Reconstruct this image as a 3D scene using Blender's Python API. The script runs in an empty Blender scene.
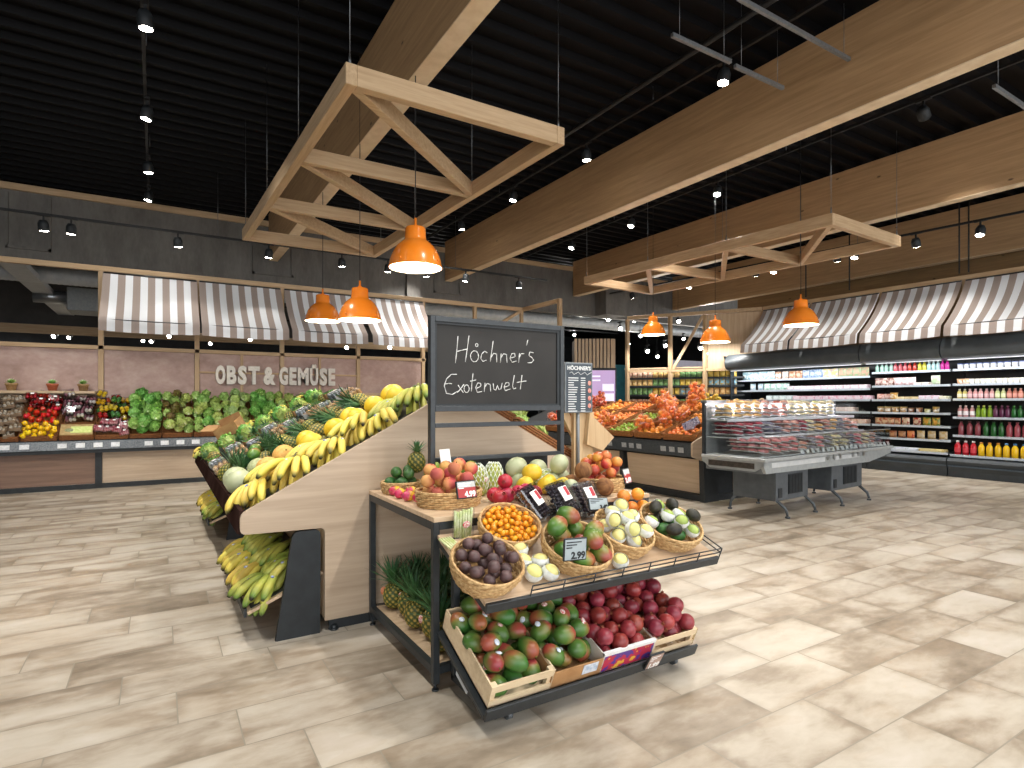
import bpy, bmesh, math, random
from mathutils import Vector, Matrix, Euler, noise
rnd = random.Random(7)
R = math.radians
PI = math.pi
sc = bpy.context.scene
COL = sc.collection

# ------------------------------------------------------------ camera, world, exposure
H = 1.45
FPX = 580.0
YAW = math.atan2(353, FPX)
cam = bpy.data.cameras.new('camera')
camo = bpy.data.objects.new('camera', cam)
COL.objects.link(camo)
camo.location = (0, 0, H)
camo.rotation_euler = (R(90), 0, -YAW)
cam.sensor_width = 36
cam.lens = FPX / 1024 * 36
cam.shift_y = 17 / 1024
cam.clip_start = .05
cam.clip_end = 200
sc.camera = camo

sc.view_settings.view_transform = 'Standard'
sc.view_settings.look = 'None'
sc.view_settings.gamma = 1
sc.view_settings.use_curve_mapping = False
sc.view_settings.exposure = 0.75

world = bpy.data.worlds.new('world')
sc.world = world
world.use_nodes = True
world.node_tree.nodes['Background'].inputs[0].default_value = (.93, .96, 1, 1)
world.node_tree.nodes['Background'].inputs[1].default_value = 1.9

SPOT_W = 200       # power of one track spot
PEND_W = 16        # power of one pendant
LIGHTK = 1.0

FW = (math.sin(YAW), math.cos(YAW))
RT = (math.cos(YAW), -math.sin(YAW))
def ray(u, v):
    s = (u - 512) / FPX
    return Vector((FW[0] + s * RT[0], FW[1] + s * RT[1], (401 - v) / FPX))
def atz(u, v, z):
    r = ray(u, v); d = (z - H) / r.z
    return Vector((r.x * d, r.y * d, z))
def aty(u, v, y):
    r = ray(u, v); d = y / r.y
    return Vector((r.x * d, y, H + r.z * d))
def atx(u, v, x):
    r = ray(u, v); d = x / r.x
    return Vector((x, r.y * d, H + r.z * d))
def atplane(u, v, p0, n):
    r = ray(u, v); o = Vector((0, 0, H)); n = Vector(n)
    t = (Vector(p0) - o).dot(n) / r.dot(n)
    return o + r * t

# ------------------------------------------------------------ lamps (invisible light sources sit at the fittings; the shelf fill lights have none)
def spot_light(name, loc, target, power, size=100, rad=.06, col=(1, .965, .91), blend=.6):
    l = bpy.data.lights.new(name, 'SPOT')
    l.energy = power * LIGHTK; l.spot_size = R(size); l.spot_blend = blend; l.shadow_soft_size = rad; l.color = col
    o = bpy.data.objects.new(name, l); COL.objects.link(o)
    o.location = loc
    o.rotation_euler = (Vector(target) - Vector(loc)).to_track_quat('-Z', 'Y').to_euler()
    return o
def area_light(name, loc, rot, sx, sy, power, col=(1, .98, .95)):
    l = bpy.data.lights.new(name, 'AREA'); l.shape = 'RECTANGLE'; l.size = sx; l.size_y = sy
    l.energy = power * LIGHTK; l.color = col
    o = bpy.data.objects.new(name, l); COL.objects.link(o); o.location = loc; o.rotation_euler = rot
    return o

# ------------------------------------------------------------ materials
def lin(c):
    if isinstance(c, str):
        c = tuple(int(c[i:i+2], 16) / 255 for i in (0, 2, 4))
    return tuple((x / 12.92 if x <= .04045 else ((x + .055) / 1.055) ** 2.4) for x in c) + (1,)
class N:
    def __init__(s, name):
        s.m = bpy.data.materials.new(name); s.m.use_nodes = True
        s.t = s.m.node_tree; s.b = s.t.nodes['Principled BSDF']
    def n(s, typ, **kw):
        x = s.t.nodes.new(typ)
        for k, v in kw.items():
            setattr(x, k, v)
        return x
    def l(s, a, b): s.t.links.new(a, b)
    def math(s, op, a, b=None, c=None):
        x = s.n('ShaderNodeMath', operation=op)
        for i, q in enumerate((a, b, c)):
            if q is None: continue
            if isinstance(q, (int, float)): x.inputs[i].default_value = q
            else: s.l(q, x.inputs[i])
        return x.outputs[0]
    def mix(s, f, a, b, mode='MIX'):
        x = s.n('ShaderNodeMix', data_type='RGBA', blend_type=mode)
        for i, q in ((0, f), (6, a), (7, b)):
            if isinstance(q, (int, float)): x.inputs[i].default_value = q
            elif isinstance(q, tuple): x.inputs[i].default_value = q
            else: s.l(q, x.inputs[i])
        return x.outputs[2]
    def coords(s, stretch=(1, 1, 1), which='Object'):
        tc = s.n('ShaderNodeTexCoord'); mp = s.n('ShaderNodeMapping')
        s.l(tc.outputs[which], mp.inputs[0]); mp.inputs['Scale'].default_value = stretch
        return mp.outputs[0], mp
    def noise(s, vec, scale, detail=3, rough=.55, dist=0):
        x = s.n('ShaderNodeTexNoise'); s.l(vec, x.inputs['Vector'])
        x.inputs['Scale'].default_value = scale; x.inputs['Detail'].default_value = detail
        x.inputs['Roughness'].default_value = rough; x.inputs['Distortion'].default_value = dist
        return x.outputs[0]
    def ramp(s, f, stops, interp='LINEAR'):
        x = s.n('ShaderNodeValToRGB'); x.color_ramp.interpolation = interp
        e = x.color_ramp.elements
        while len(e) < len(stops): e.new(.5)
        for i, (p, c) in enumerate(stops):
            e[i].position = p; e[i].color = lin(c) if not (isinstance(c, tuple) and len(c) == 4) else c
        s.l(f, x.inputs[0])
        return x.outputs[0]
    def bump(s, h, strength=.3, dist=.01):
        x = s.n('ShaderNodeBump'); s.l(h, x.inputs['Height'])
        x.inputs['Strength'].default_value = strength; x.inputs['Distance'].default_value = dist
        s.l(x.outputs[0], s.b.inputs['Normal'])
    def col(s, c):
        if isinstance(c, tuple): s.b.inputs['Base Color'].default_value = c
        else: s.l(c, s.b.inputs['Base Color'])
    def set(s, rough=.5, metal=0, spec=.5, coat=0):
        s.b.inputs['Roughness'].default_value = rough; s.b.inputs['Metallic'].default_value = metal
        s.b.inputs['Specular IOR Level'].default_value = spec; s.b.inputs['Coat Weight'].default_value = coat
        return s.m
_mc = {}
def mat(name, c, c2=None, scale=9, rough=.5, metal=0, spec=.5, stretch=(1, 1, 1), bump=0, hv=0, vv=0, coat=0, detail=3, lo=.35, hi=.65, sss=0):
    """noise between two colours in object space, with a random hue / value shift per object"""
    if name in _mc: return _mc[name]
    n = N(name)
    v, mp = n.coords(stretch)
    oi = n.n('ShaderNodeObjectInfo')
    off = n.n('ShaderNodeVectorMath', operation='ADD')
    sc_ = n.n('ShaderNodeVectorMath', operation='SCALE'); sc_.inputs[0].default_value = (7, 13, 5)
    n.l(oi.outputs['Random'], sc_.inputs['Scale']); n.l(v, off.inputs[0]); n.l(sc_.outputs[0], off.inputs[1])
    nz = n.noise(off.outputs[0], scale, detail)
    c = lin(c)
    out = n.ramp(nz, [(lo, c), (hi, lin(c2))]) if c2 else None
    if out is None:
        x = n.n('ShaderNodeRGB'); x.outputs[0].default_value = c; out = x.outputs[0]
    if hv or vv:
        h = n.n('ShaderNodeHueSaturation')
        n.l(n.math('MULTIPLY_ADD', oi.outputs['Random'], hv, .5 - hv / 2), h.inputs['Hue'])
        r2 = n.math('FRACT', n.math('MULTIPLY', oi.outputs['Random'], 17.3))
        n.l(n.math('MULTIPLY_ADD', r2, vv, 1 - vv / 2), h.inputs['Value'])
        n.l(out, h.inputs['Color']); out = h.outputs[0]
    n.col(out)
    if bump: n.bump(nz, bump, .004)
    if sss:
        n.b.inputs['Subsurface Weight'].default_value = sss; n.b.inputs['Subsurface Radius'].default_value = (.02, .01, .005)
    _mc[name] = n.set(rough, metal, spec, coat)
    return _mc[name]
def emis(name, c, k):
    if name in _mc: return _mc[name]
    n = N(name); n.b.inputs['Base Color'].default_value = lin(c)
    n.b.inputs['Emission Color'].default_value = lin(c); n.b.inputs['Emission Strength'].default_value = k
    _mc[name] = n.m; return n.m
def tmat(name, stops, rough=.45, spec=.5, hv=0, vv=0, nz=0, nscale=20, coat=0):
    """colour ramp over the mesh attribute t, e.g. from a fruit's stem to its tip"""
    if name in _mc: return _mc[name]
    n = N(name)
    a = n.n('ShaderNodeAttribute', attribute_name='t')
    f = a.outputs['Fac']
    oi = n.n('ShaderNodeObjectInfo')
    if nz:
        v, _ = n.coords()
        add = n.n('ShaderNodeVectorMath', operation='ADD'); s_ = n.n('ShaderNodeVectorMath', operation='SCALE')
        s_.inputs[0].default_value = (9, 5, 7); n.l(oi.outputs['Random'], s_.inputs['Scale'])
        n.l(v, add.inputs[0]); n.l(s_.outputs[0], add.inputs[1])
        q = n.noise(add.outputs[0], nscale, 2)
        f = n.math('ADD', f, n.math('MULTIPLY', n.math('SUBTRACT', q, .5), nz))
    out = n.ramp(f, stops)
    if hv or vv:
        h = n.n('ShaderNodeHueSaturation')
        n.l(n.math('MULTIPLY_ADD', oi.outputs['Random'], hv, .5 - hv / 2), h.inputs['Hue'])
        r2 = n.math('FRACT', n.math('MULTIPLY', oi.outputs['Random'], 17.3))
        n.l(n.math('MULTIPLY_ADD', r2, vv, 1 - vv / 2), h.inputs['Value'])
        n.l(out, h.inputs['Color']); out = h.outputs[0]
    n.col(out)
    _mc[name] = n.set(rough, 0, spec, coat); return n.m
def woodmat(name, c1, c2, axis='x', grain=14, rough=.55, knots=False, lam=0, spec=.4):
    if name in _mc: return _mc[name]
    n = N(name)
    st = {'x': (.06, 1, 1), 'y': (1, .06, 1), 'z': (1, 1, .06)}[axis]
    v, _ = n.coords(st)
    g = n.noise(v, grain * 3, 5, .6, .4)
    out = n.ramp(g, [(.3, lin(c1)), (.7, lin(c2))])
    v2, _ = n.coords(tuple(.6 if q < .5 else 1 for q in st))
    if lam:
        vz, _ = n.coords((1, 1, 1)); sp = n.n('ShaderNodeSeparateXYZ'); n.l(vz, sp.inputs[0])
        row = n.math('FLOOR', n.math('MULTIPLY', sp.outputs[2], 1 / lam))
        wn = n.n('ShaderNodeTexWhiteNoise', noise_dimensions='1D'); n.l(row, wn.inputs['W'])
        out = n.mix(n.math('MULTIPLY', wn.outputs[0], .14), out, lin(c1), 'MULTIPLY')
        out = n.mix(n.math('MULTIPLY', wn.outputs[0], .05), out, (.1, .08, .05, 1))
    if knots:
        vo = n.n('ShaderNodeTexVoronoi'); vk, _ = n.coords({'x': (1, 2.2, 2.2), 'y': (2.2, 1, 2.2), 'z': (2.2, 2.2, 1)}[axis])
        n.l(vk, vo.inputs['Vector']); vo.inputs['Scale'].default_value = 1.6
        k = n.ramp(vo.outputs['Distance'], [(.03, lin('3a2614')), (.07, (1, 1, 1, 1))])
        out = n.mix(.75, out, k, 'MULTIPLY')
    n.col(out); n.bump(g, .12, .003)
    _mc[name] = n.set(rough, 0, spec); return n.m

WOOD_L = {a: woodmat('pale_ash_' + a, 'b39878', 'c9b193', a, 10) for a in 'xyz'}        # frames, ends of counters
WOOD_T = {a: woodmat('truss_spruce_' + a, 'b0926e', 'c8ac88', a, 12) for a in 'xyz'}
GLULAM = woodmat('glulam_beam', 'a88660', 'c09d74', 'y', 9, .6, True, .04)
PLYWALL = woodmat('plywood_wall', '7d6242', '967850', 'y', 8, .65, True, .2)
PANEL = woodmat('light_laminate', 'a8937c', 'c0ab93', 'x', 7, .5)
PANELY = woodmat('light_laminate_y', 'bfa68a', 'd2bb9f', 'y', 7, .5)
PANELD = woodmat('brown_laminate', '6e5547', '8a6d5b', 'x', 7, .5)
TABLEW = woodmat('table_board', 'b89b7c', 'd3ba9b', 'x', 9, .45)
SHELFY = woodmat('shelf_board', 'b89b7c', 'd3ba9b', 'y', 9, .45)
CRATEW = woodmat('poplar_slat', 'd2b892', 'e6d1ae', 'x', 12, .6)
PLANKZ = woodmat('oak_plank', 'b5946a', 'cdb088', 'z', 9, .55, True)
METAL = mat('charcoal_steel', '24282b', '2c3134', 30, .42, 0, .5)
METALF = mat('charcoal_flat', '1b1f22', '23282b', 12, .6)
BLACK = mat('matt_black', '0c0d0f', rough=.6)
TRAYM = mat('dark_liner', '17191c', '1f2225', 20, .65)
STEEL = mat('brushed_steel', 'a9adb0', 'bcc0c2', 30, .32, .85, stretch=(.1, 1, 1))
GREYP = mat('grey_plastic', '8e9292', '9a9e9d', 20, .45)
FRIDGE = mat('fridge_dark', '2c3236', '353b40', 6, .35)
WHITE = mat('white_plastic', 'e8e8e6', rough=.4)
PAPER = mat('white_paper', 'e6e4de', 'f0eeea', 10, .7)
CARD = mat('cardboard', '9c7448', 'ad8658', 12, .8)
GREEN_STEM = mat('green_stem', '5a7a2c', '7d8a3a', 30, .6)

# ------------------------------------------------------------ mesh builder
class MB:
    def __init__(s):
        s.v = []; s.f = []; s.mi = []; s.sm = []; s.t = []; s.cur = 0; s.M = None
    def _add(s, vs, fs, smooth=False, t=None):
        b = len(s.v)
        if s.M is not None: vs = [s.M @ Vector(q) for q in vs]
        s.v += [tuple(q) for q in vs]
        s.t += list(t) if t is not None else [0.0] * len(vs)
        for f in fs:
            s.f.append(tuple(b + i for i in f)); s.mi.append(s.cur); s.sm.append(smooth)
        return s
    def box(s, c, d, rot=None, b=0.0, t=0.0):
        bm = bmesh.new(); bmesh.ops.create_cube(bm, size=1)
        for q in bm.verts: q.co = Vector((q.co.x * d[0], q.co.y * d[1], q.co.z * d[2]))
        b = min(b, min(d) * .4)
        if b > 0: bmesh.ops.bevel(bm, geom=bm.edges[:], offset=b, segments=1 if b < .01 else 2, affect='EDGES', profile=.6)
        M = Matrix.Translation(c) @ (Euler(rot).to_matrix().to_4x4() if rot else Matrix())
        bm.verts.index_update()
        vs = [M @ q.co for q in bm.verts]; fs = [[q.index for q in f.verts] for f in bm.faces]
        bm.free(); return s._add(vs, fs, False, [t] * len(vs))
    def b2(s, lo, hi, b=0.0):
        return s.box([(lo[i] + hi[i]) / 2 for i in range(3)], [abs(hi[i] - lo[i]) for i in range(3)], None, b)
    def bar(s, p0, p1, w, h, b=0.0, up=(0, 0, 1)):
        """a bar of section w (sideways) x h (up) between two points"""
        p0 = Vector(p0); p1 = Vector(p1); d = p1 - p0; L = d.length; y = d.normalized()
        if abs(y.dot(Vector(up))) > .99: up = (0, 1, 0)
        x = y.cross(Vector(up)).normalized(); z = x.cross(y)
        M = Matrix((x, y, z)).transposed().to_4x4(); M.translation = (p0 + p1) / 2
        old = s.M; s.M = M if old is None else old @ M
        s.box((0, 0, 0), (w, L, h), None, b); s.M = old; return s
    def prism(s, pts, a, b, axis='x'):
        """polygon of (p,q) extruded on axis; x: (y,z)  y: (x,z)  z: (x,y)"""
        def mk(p, q, w): return {'x': (w, p, q), 'y': (p, w, q), 'z': (p, q, w)}[axis]
        n = len(pts)
        vs = [mk(p, q, a) for p, q in pts] + [mk(p, q, b) for p, q in pts]
        fs = [tuple(range(n)), tuple(range(2 * n - 1, n - 1, -1))] + [(i, i + n, (i + 1) % n + n, (i + 1) % n) for i in range(n)]
        return s._add(vs, fs)
    def lathe(s, prof, n=20, c=(0, 0, 0), sx=1, sy=1, cap=True, t=None, smooth=True):
        vs = []; ts = []
        for k, (r, z) in enumerate(prof):
            for i in range(n):
                a = 2 * PI * i / n
                vs.append((c[0] + r * math.cos(a) * sx, c[1] + r * math.sin(a) * sy, c[2] + z)); ts.append(t[k] if t else 0)
        fs = []
        m = len(prof)
        for k in range(m - 1):
            for i in range(n):
                j = (i + 1) % n
                fs.append((k * n + i, k * n + j, (k + 1) * n + j, (k + 1) * n + i))
        if cap:
            fs.append(tuple(range(n - 1, -1, -1))); fs.append(tuple((m - 1) * n + i for i in range(n)))
        return s._add(vs, fs, smooth, ts)
    def tube(s, pts, r, n=6, closed=False, t=None, flat=1.0):
        pts = [Vector(p) for p in pts]; m = len(pts); vs = []; ts = []
        rr = r if isinstance(r, (list, tuple)) else [r] * m
        prev = None
        for k in range(m):
            if closed: d = pts[(k + 1) % m] - pts[k - 1]
            else: d = pts[min(k + 1, m - 1)] - pts[max(k - 1, 0)]
            d = d.normalized() if d.length > 1e-9 else Vector((0, 0, 1))
            if prev is None: x = d.orthogonal().normalized() if abs(d.z) > .9 else Vector((0, 0, 1)).cross(d).normalized()
            else:
                x = prev - d * prev.dot(d); x = x.normalized() if x.length > 1e-6 else d.orthogonal().normalized()
            prev = x; y = d.cross(x)
            for i in range(n):
                a = 2 * PI * i / n
                vs.append(pts[k] + (x * math.cos(a) + y * math.sin(a) * flat) * rr[k]); ts.append(t[k] if t else 0)
        fs = []
        for k in range(m if closed else m - 1):
            k2 = (k + 1) % m
            for i in range(n):
                j = (i + 1) % n; fs.append((k * n + i, k2 * n + i, k2 * n + j, k * n + j))
        if not closed:
            fs.append(tuple(range(n))); fs.append(tuple((m - 1) * n + i for i in range(n - 1, -1, -1)))
        return s._add(vs, fs, True, ts)
    def cyl(s, p0, p1, r, n=12, r1=None):
        b = len(s.f); s.tube([p0, p1], [r, r if r1 is None else r1], n)
        s.sm[-1] = False; s.sm[-2] = False; return s
    def ell(s, c, rad, nu=14, nv=10, fn=None, tf=None):
        """ellipsoid; fn(dir, theta, phi) -> radial factor; tf(dir) -> attribute t"""
        vs = []; ts = []; c = Vector(c)
        for k in range(nv + 1):
            ph = PI * k / nv
            for i in range(nu):
                th = 2 * PI * i / nu
                d = Vector((math.sin(ph) * math.cos(th), math.sin(ph) * math.sin(th), math.cos(ph)))
                f = fn(d, th, ph) if fn else 1
                vs.append(c + Vector((d.x * rad[0], d.y * rad[1], d.z * rad[2])) * f); ts.append(tf(d, th, ph) if tf else d.z * .5 + .5)
        fs = []
        for k in range(nv):
            for i in range(nu):
                j = (i + 1) % nu; fs.append((k * nu + i, (k + 1) * nu + i, (k + 1) * nu + j, k * nu + j))
        return s._add(vs, fs, True, ts)
    def quad(s, a, b, c, d): return s._add([a, b, c, d], [(0, 1, 2, 3)])
    def mesh(s, name, mats):
        me = bpy.data.meshes.new(name); me.from_pydata(s.v, [], s.f)
        for m in (mats if isinstance(mats, (list, tuple)) else [mats]): me.materials.append(m)
        me.polygons.foreach_set('material_index', s.mi); me.polygons.foreach_set('use_smooth', s.sm)
        a = me.attributes.new('t', 'FLOAT', 'POINT'); a.data.foreach_set('value', s.t)
        me.update(); me.validate(); return me
def text_mesh(body, size, mats, depth=.0, offset=0, align='CENTER', sx=1.0):
    cu = bpy.data.curves.new('text', 'FONT'); cu.body = body; cu.size = size; cu.extrude = depth; cu.offset = offset; cu.align_x = align
    cu.resolution_u = 3
    o = bpy.data.objects.new('text', cu); COL.objects.link(o)
    dg = bpy.context.evaluated_depsgraph_get(); me = bpy.data.meshes.new_from_object(o.evaluated_get(dg))
    bpy.data.objects.remove(o)
    for q in me.vertices: q.co.x *= sx
    me.materials.clear(); me.materials.append(mats); return me

# ------------------------------------------------------------ objects
def tag(o, label=None, cat=None, group=None, kind=None):
    if label: o['label'] = label
    if cat: o['category'] = cat
    if group: o['group'] = group
    if kind: o['kind'] = kind
    return o
def obj(name, me, parent=None, loc=None, rot=None, M=None):
    o = bpy.data.objects.new(name, me); COL.objects.link(o)
    if parent is not None: o.parent = parent
    if M is not None: o.matrix_local = M
    else:
        if loc is not None: o.location = loc
        if rot is not None: o.rotation_euler = rot
    return o
def empty(name, loc=(0, 0, 0), rz=0, label=None, cat=None, group=None, M=None):
    o = obj(name, None, None, loc, (0, 0, rz), M); o.empty_display_size = .1
    return tag(o, label, cat, group)
def part(name, mb, mats, parent, loc=None, rot=None, label=None):
    o = obj(name, mb.mesh(name, mats), parent, loc, rot)
    if label: o['label'] = label
    return o
def struct(name, mb, mats, label, cat='structure'):
    return tag(obj(name, mb.mesh(name, mats)), label, cat, None, 'structure')
# a kit describes a thing once: (name, mesh or None, [child kits], label, local matrix); spawn() makes it and its parts, sharing the meshes
def kit(name, me, kids=(), label=None, M=None): return (name, me, list(kids), label, M)
def spawn(k, M, label=None, cat=None, group=None, parent=None):
    o = bpy.data.objects.new(k[0], k[1]); COL.objects.link(o)
    if parent is not None: o.parent = parent
    if k[1] is None: o.empty_display_size = .05
    o.matrix_local = M if M is not None else (k[4] or Matrix())
    if parent is not None and k[3]: o['label'] = k[3]
    if label: tag(o, label, cat, group)
    for c in k[2]: spawn(c, c[4], parent=o)
    return o
def TR(x, y, z, rx=0, ry=0, rz=0, s=1):
    return Matrix.Translation((x, y, z)) @ Euler((rx, ry, rz)).to_matrix().to_4x4() @ Matrix.Scale(s, 4)
_ones = 'first second third fourth fifth sixth seventh eighth ninth tenth eleventh twelfth thirteenth fourteenth fifteenth sixteenth seventeenth eighteenth nineteenth'.split()
_tens = {2: 'twent', 3: 'thirt', 4: 'fort', 5: 'fift', 6: 'sixt', 7: 'sevent', 8: 'eight', 9: 'ninet'}
def ORD(i):
    n = i + 1
    if n < 20: return _ones[n - 1]
    t, r = divmod(n, 10)
    return _tens[t] + 'ieth' if r == 0 else _tens[t] + 'y-' + _ones[r - 1]
def colrow(pos, nrows):
    """rank items into rows (front first) and from the left in a row -> 'second row, third from left'"""
    n = len(pos); idx = sorted(range(n), key=lambda i: pos[i][1]); out = [None] * n
    per = math.ceil(n / nrows)
    for r in range(nrows):
        seg = sorted(idx[r * per:(r + 1) * per], key=lambda i: pos[i][0])
        for c, i in enumerate(seg):
            out[i] = (f'{ORD(r)} row from front, ' if nrows > 1 else '') + f'{ORD(c)} from left'
    return out
def heap_pos(w, d, n, r, seed=0, tries=55, oval=False, zmax=None, bowl=0.0):
    """drop balls of radius r one after another; each takes the lowest free place found"""
    q = random.Random(seed); P = []
    zmax = 3.1 * r if zmax is None else zmax
    for _ in range(n):
        best = None
        for _k in range(tries):
            if oval:
                a = q.random() * 2 * PI; u = math.sqrt(q.random()); x = math.cos(a) * u * (w / 2 - r); y = math.sin(a) * u * (d / 2 - r)
            else:
                x = (q.random() - .5) * max(0, w - 2 * r); y = (q.random() - .5) * max(0, d - 2 * r)
            z = r + bowl * ((2 * x / w) ** 2 + (2 * y / d) ** 2)
            for (a, b, c) in P:
                e = (x - a) ** 2 + (y - b) ** 2
                if e < 4 * r * r: z = max(z, c + math.sqrt(4 * r * r - e))
            if best is None or z < best[2]: best = (x, y, z)
        if best[2] < zmax - (.9 if oval else .35) * r * ((2 * best[0] / w) ** 2 + (2 * best[1] / d) ** 2) * (zmax > 2.2 * r): P.append(best)
    return P
def heap(M, w, d, n, r, kits, what, cat, group, nrows=3, seed=0, rotfn=None, oval=False, scale=(.94, 1.06), zmax=None, bowl=0.0, bycol=False):
    P = heap_pos(w, d, n, r, seed, oval=oval, zmax=zmax, bowl=bowl); q = random.Random(seed + 99)
    names = colrow([(p[1], p[0]) if bycol else p for p in P], nrows); out = []
    for p, nm in zip(P, names):
        k = kits[q.randrange(len(kits))] if isinstance(kits, list) else kits
        rot = rotfn(q) if rotfn else (q.uniform(-.6, .6), q.uniform(-.6, .6), q.uniform(0, 6.28))
        s = q.uniform(*scale) if r > 0 else 1
        out.append(spawn(k, M @ TR(p[0], p[1], p[2], *rot, s=min(s, 1.0)), f'{what}, {nm}', cat, group))
    return out
# ============================================================ the setting
ZC = 5.6
def floor_mat():
    n = N('stoneware_floor')
    v, _ = n.coords(); sp = n.n('ShaderNodeSeparateXYZ'); n.l(v, sp.inputs[0])
    y = n.math('DIVIDE', n.math('ADD', sp.outputs[1], -.015), .332)
    row = n.math('FLOOR', y)
    x = n.math('DIVIDE', n.math('ADD', sp.outputs[0], n.math('MULTIPLY_ADD', row, .2365, -.075)), .709)
    colm = n.math('FLOOR', x)
    cv = n.n('ShaderNodeCombineXYZ'); n.l(row, cv.inputs[0]); n.l(colm, cv.inputs[1])
    wn = n.n('ShaderNodeTexWhiteNoise', noise_dimensions='3D'); n.l(cv.outputs[0], wn.inputs[0])
    ad = n.n('ShaderNodeVectorMath', operation='ADD'); s3 = n.n('ShaderNodeVectorMath', operation='SCALE')
    n.l(wn.outputs['Color'], s3.inputs[0]); s3.inputs['Scale'].default_value = 23
    st = n.n('ShaderNodeVectorMath', operation='MULTIPLY'); n.l(v, st.inputs[0]); st.inputs[1].default_value = (.7, 1.5, 1)
    n.l(st.outputs[0], ad.inputs[0]); n.l(s3.outputs[0], ad.inputs[1])
    big = n.noise(ad.outputs[0], 2.0, 3, .5, .5)
    fine = n.noise(ad.outputs[0], 11, 5, .62, .3)
    f = n.math('ADD', n.math('MULTIPLY', big, .74), n.math('MULTIPLY', fine, .26))
    f = n.math('ADD', f, n.math('MULTIPLY', n.math('SUBTRACT', wn.outputs['Value'], .5), .08))
    fx = n.math('FRACT', x); fy = n.math('FRACT', y)
    # worn darker border printed in the tile, different on every tile
    ex = n.math('MINIMUM', n.math('MULTIPLY', n.math('MINIMUM', fx, n.math('SUBTRACT', 1, fx)), .709), n.math('MULTIPLY', n.math('MINIMUM', fy, n.math('SUBTRACT', 1, fy)), .332))
    edge = n.math('SUBTRACT', 1, n.math('MINIMUM', n.math('MULTIPLY', ex, 16), 1))
    f = n.math('SUBTRACT', f, n.math('MULTIPLY', n.math('MULTIPLY', edge, big), .16))
    c = n.ramp(f, [(.28, '776a59'), (.40, '968876'), (.48, 'ada190'), (.56, 'bab0a0'), (.70, 'c5bcb0')])
    g = n.noise(ad.outputs[0], 1.7, 2)
    c = n.mix(n.math('MULTIPLY', n.math('GREATER_THAN', g, .56), .10), c, lin('a88a68'))
    c = n.mix(n.math('LESS_THAN', ex, .003), c, lin('8f8778'))
    n.col(c); n.bump(fine, .05, .002)
    rg = n.math('MULTIPLY_ADD', fine, .18, .30); n.l(rg, n.b.inputs['Roughness'])
    n.b.inputs['Specular IOR Level'].default_value = .45
    return n.m
fl = MB(); fl.quad((-9, -5, 0), (24, -5, 0), (24, 30, 0), (-9, 30, 0))
struct('floor', fl, floor_mat(), 'beige and brown stoneware tiles laid in staggered rows', 'floor')
# corrugated steel deck: ribs run from side to side
cl = MB()
pts = []
y = -5.0
while y < 30:
    pts += [(y, ZC), (y + .03, ZC - .075), (y + .09, ZC - .075), (y + .12, ZC)]
    y += .30
for i in range(len(pts) - 1):
    (a, za), (b, zb) = pts[i], pts[i + 1]
    cl._add([(-9, a, za), (24, a, za), (24, b, zb), (-9, b, zb)], [(0, 3, 2, 1)])
struct('ceiling', cl, mat('black_deck', '060608', '0a0a0d', 3, .6, 0, .12), 'black corrugated steel roof deck above the shop', 'ceiling')

def concrete():
    n = N('grey_concrete'); v, _ = n.coords((1, 1, .35))
    a = n.noise(v, 3, 6, .65); b = n.noise(v, 22, 3)
    f = n.math('ADD', n.math('MULTIPLY', a, .75), n.math('MULTIPLY', b, .25))
    n.col(n.ramp(f, [(.3, '57544f'), (.7, '787570')])); n.bump(f, .1, .004); return n.set(.85)
CONC = concrete()
YW = 13.6
w = MB(); w.b2((-9, YW, 4.0), (24, YW + .25, 5.25))
w.b2((5.2, YW - .10, 4.0), (5.55, YW, 5.25)); w.b2((11.2, YW - .5, 4.0), (12.0, YW, 5.2))
struct('wall_back', w, CONC, 'grey concrete lintel wall above the timber frame', 'wall')
w = MB(); w.b2((-9, YW - .06, 5.25), (14.4, YW + .2, 5.37), .004); w.b2((-9, YW + .05, 5.26), (14.4, YW + .2, 5.36))
struct('trim_1', w, WOOD_T['x'], 'timber edge beam along the top of the concrete wall', 'edge beam')
# recessed frames on the concrete under the beams
for i, (x0, x1) in enumerate(((-2.35, -1.7), (1.72, 2.55), (5.95, 6.7))):
    m = MB()
    m.b2((x0, YW - .05, 4.2), (x0 + .04, YW, 5.2)); m.b2((x1 - .04, YW - .05, 4.2), (x1, YW, 5.2)); m.b2((x0, YW - .05, 4.2), (x1, YW, 4.25))
    struct('trim_%d' % (i + 2), m, CONC, 'raised concrete frame of a beam pocket, %s from left' % ORD(i), 'pocket frame')
w = MB(); w.b2((14.9, -5, 3.75), (15.1, 11.4, 5.6)); w.b2((14.9, -5, 0), (15.1, 9.45, 3.75))
struct('wall_right', w, PLYWALL, 'brown plywood wall above the chilled cabinets', 'wall')
w = MB(); w.b2((-9.2, -5, 0), (-9, 30, 5.6)); struct('wall_left', w, mat('dark_wall', '33363b', '3c4046', 3, .8), 'dark side wall of the shop', 'wall')
w = MB(); w.b2((-9, 29.8, 0), (24, 30, 5.6)); w.b2((23.8, 13.8, 0), (24, 30, 5.6))
struct('wall_far', w, _mc['dark_wall'], 'dark far wall of the hall behind the frame', 'wall')

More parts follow.
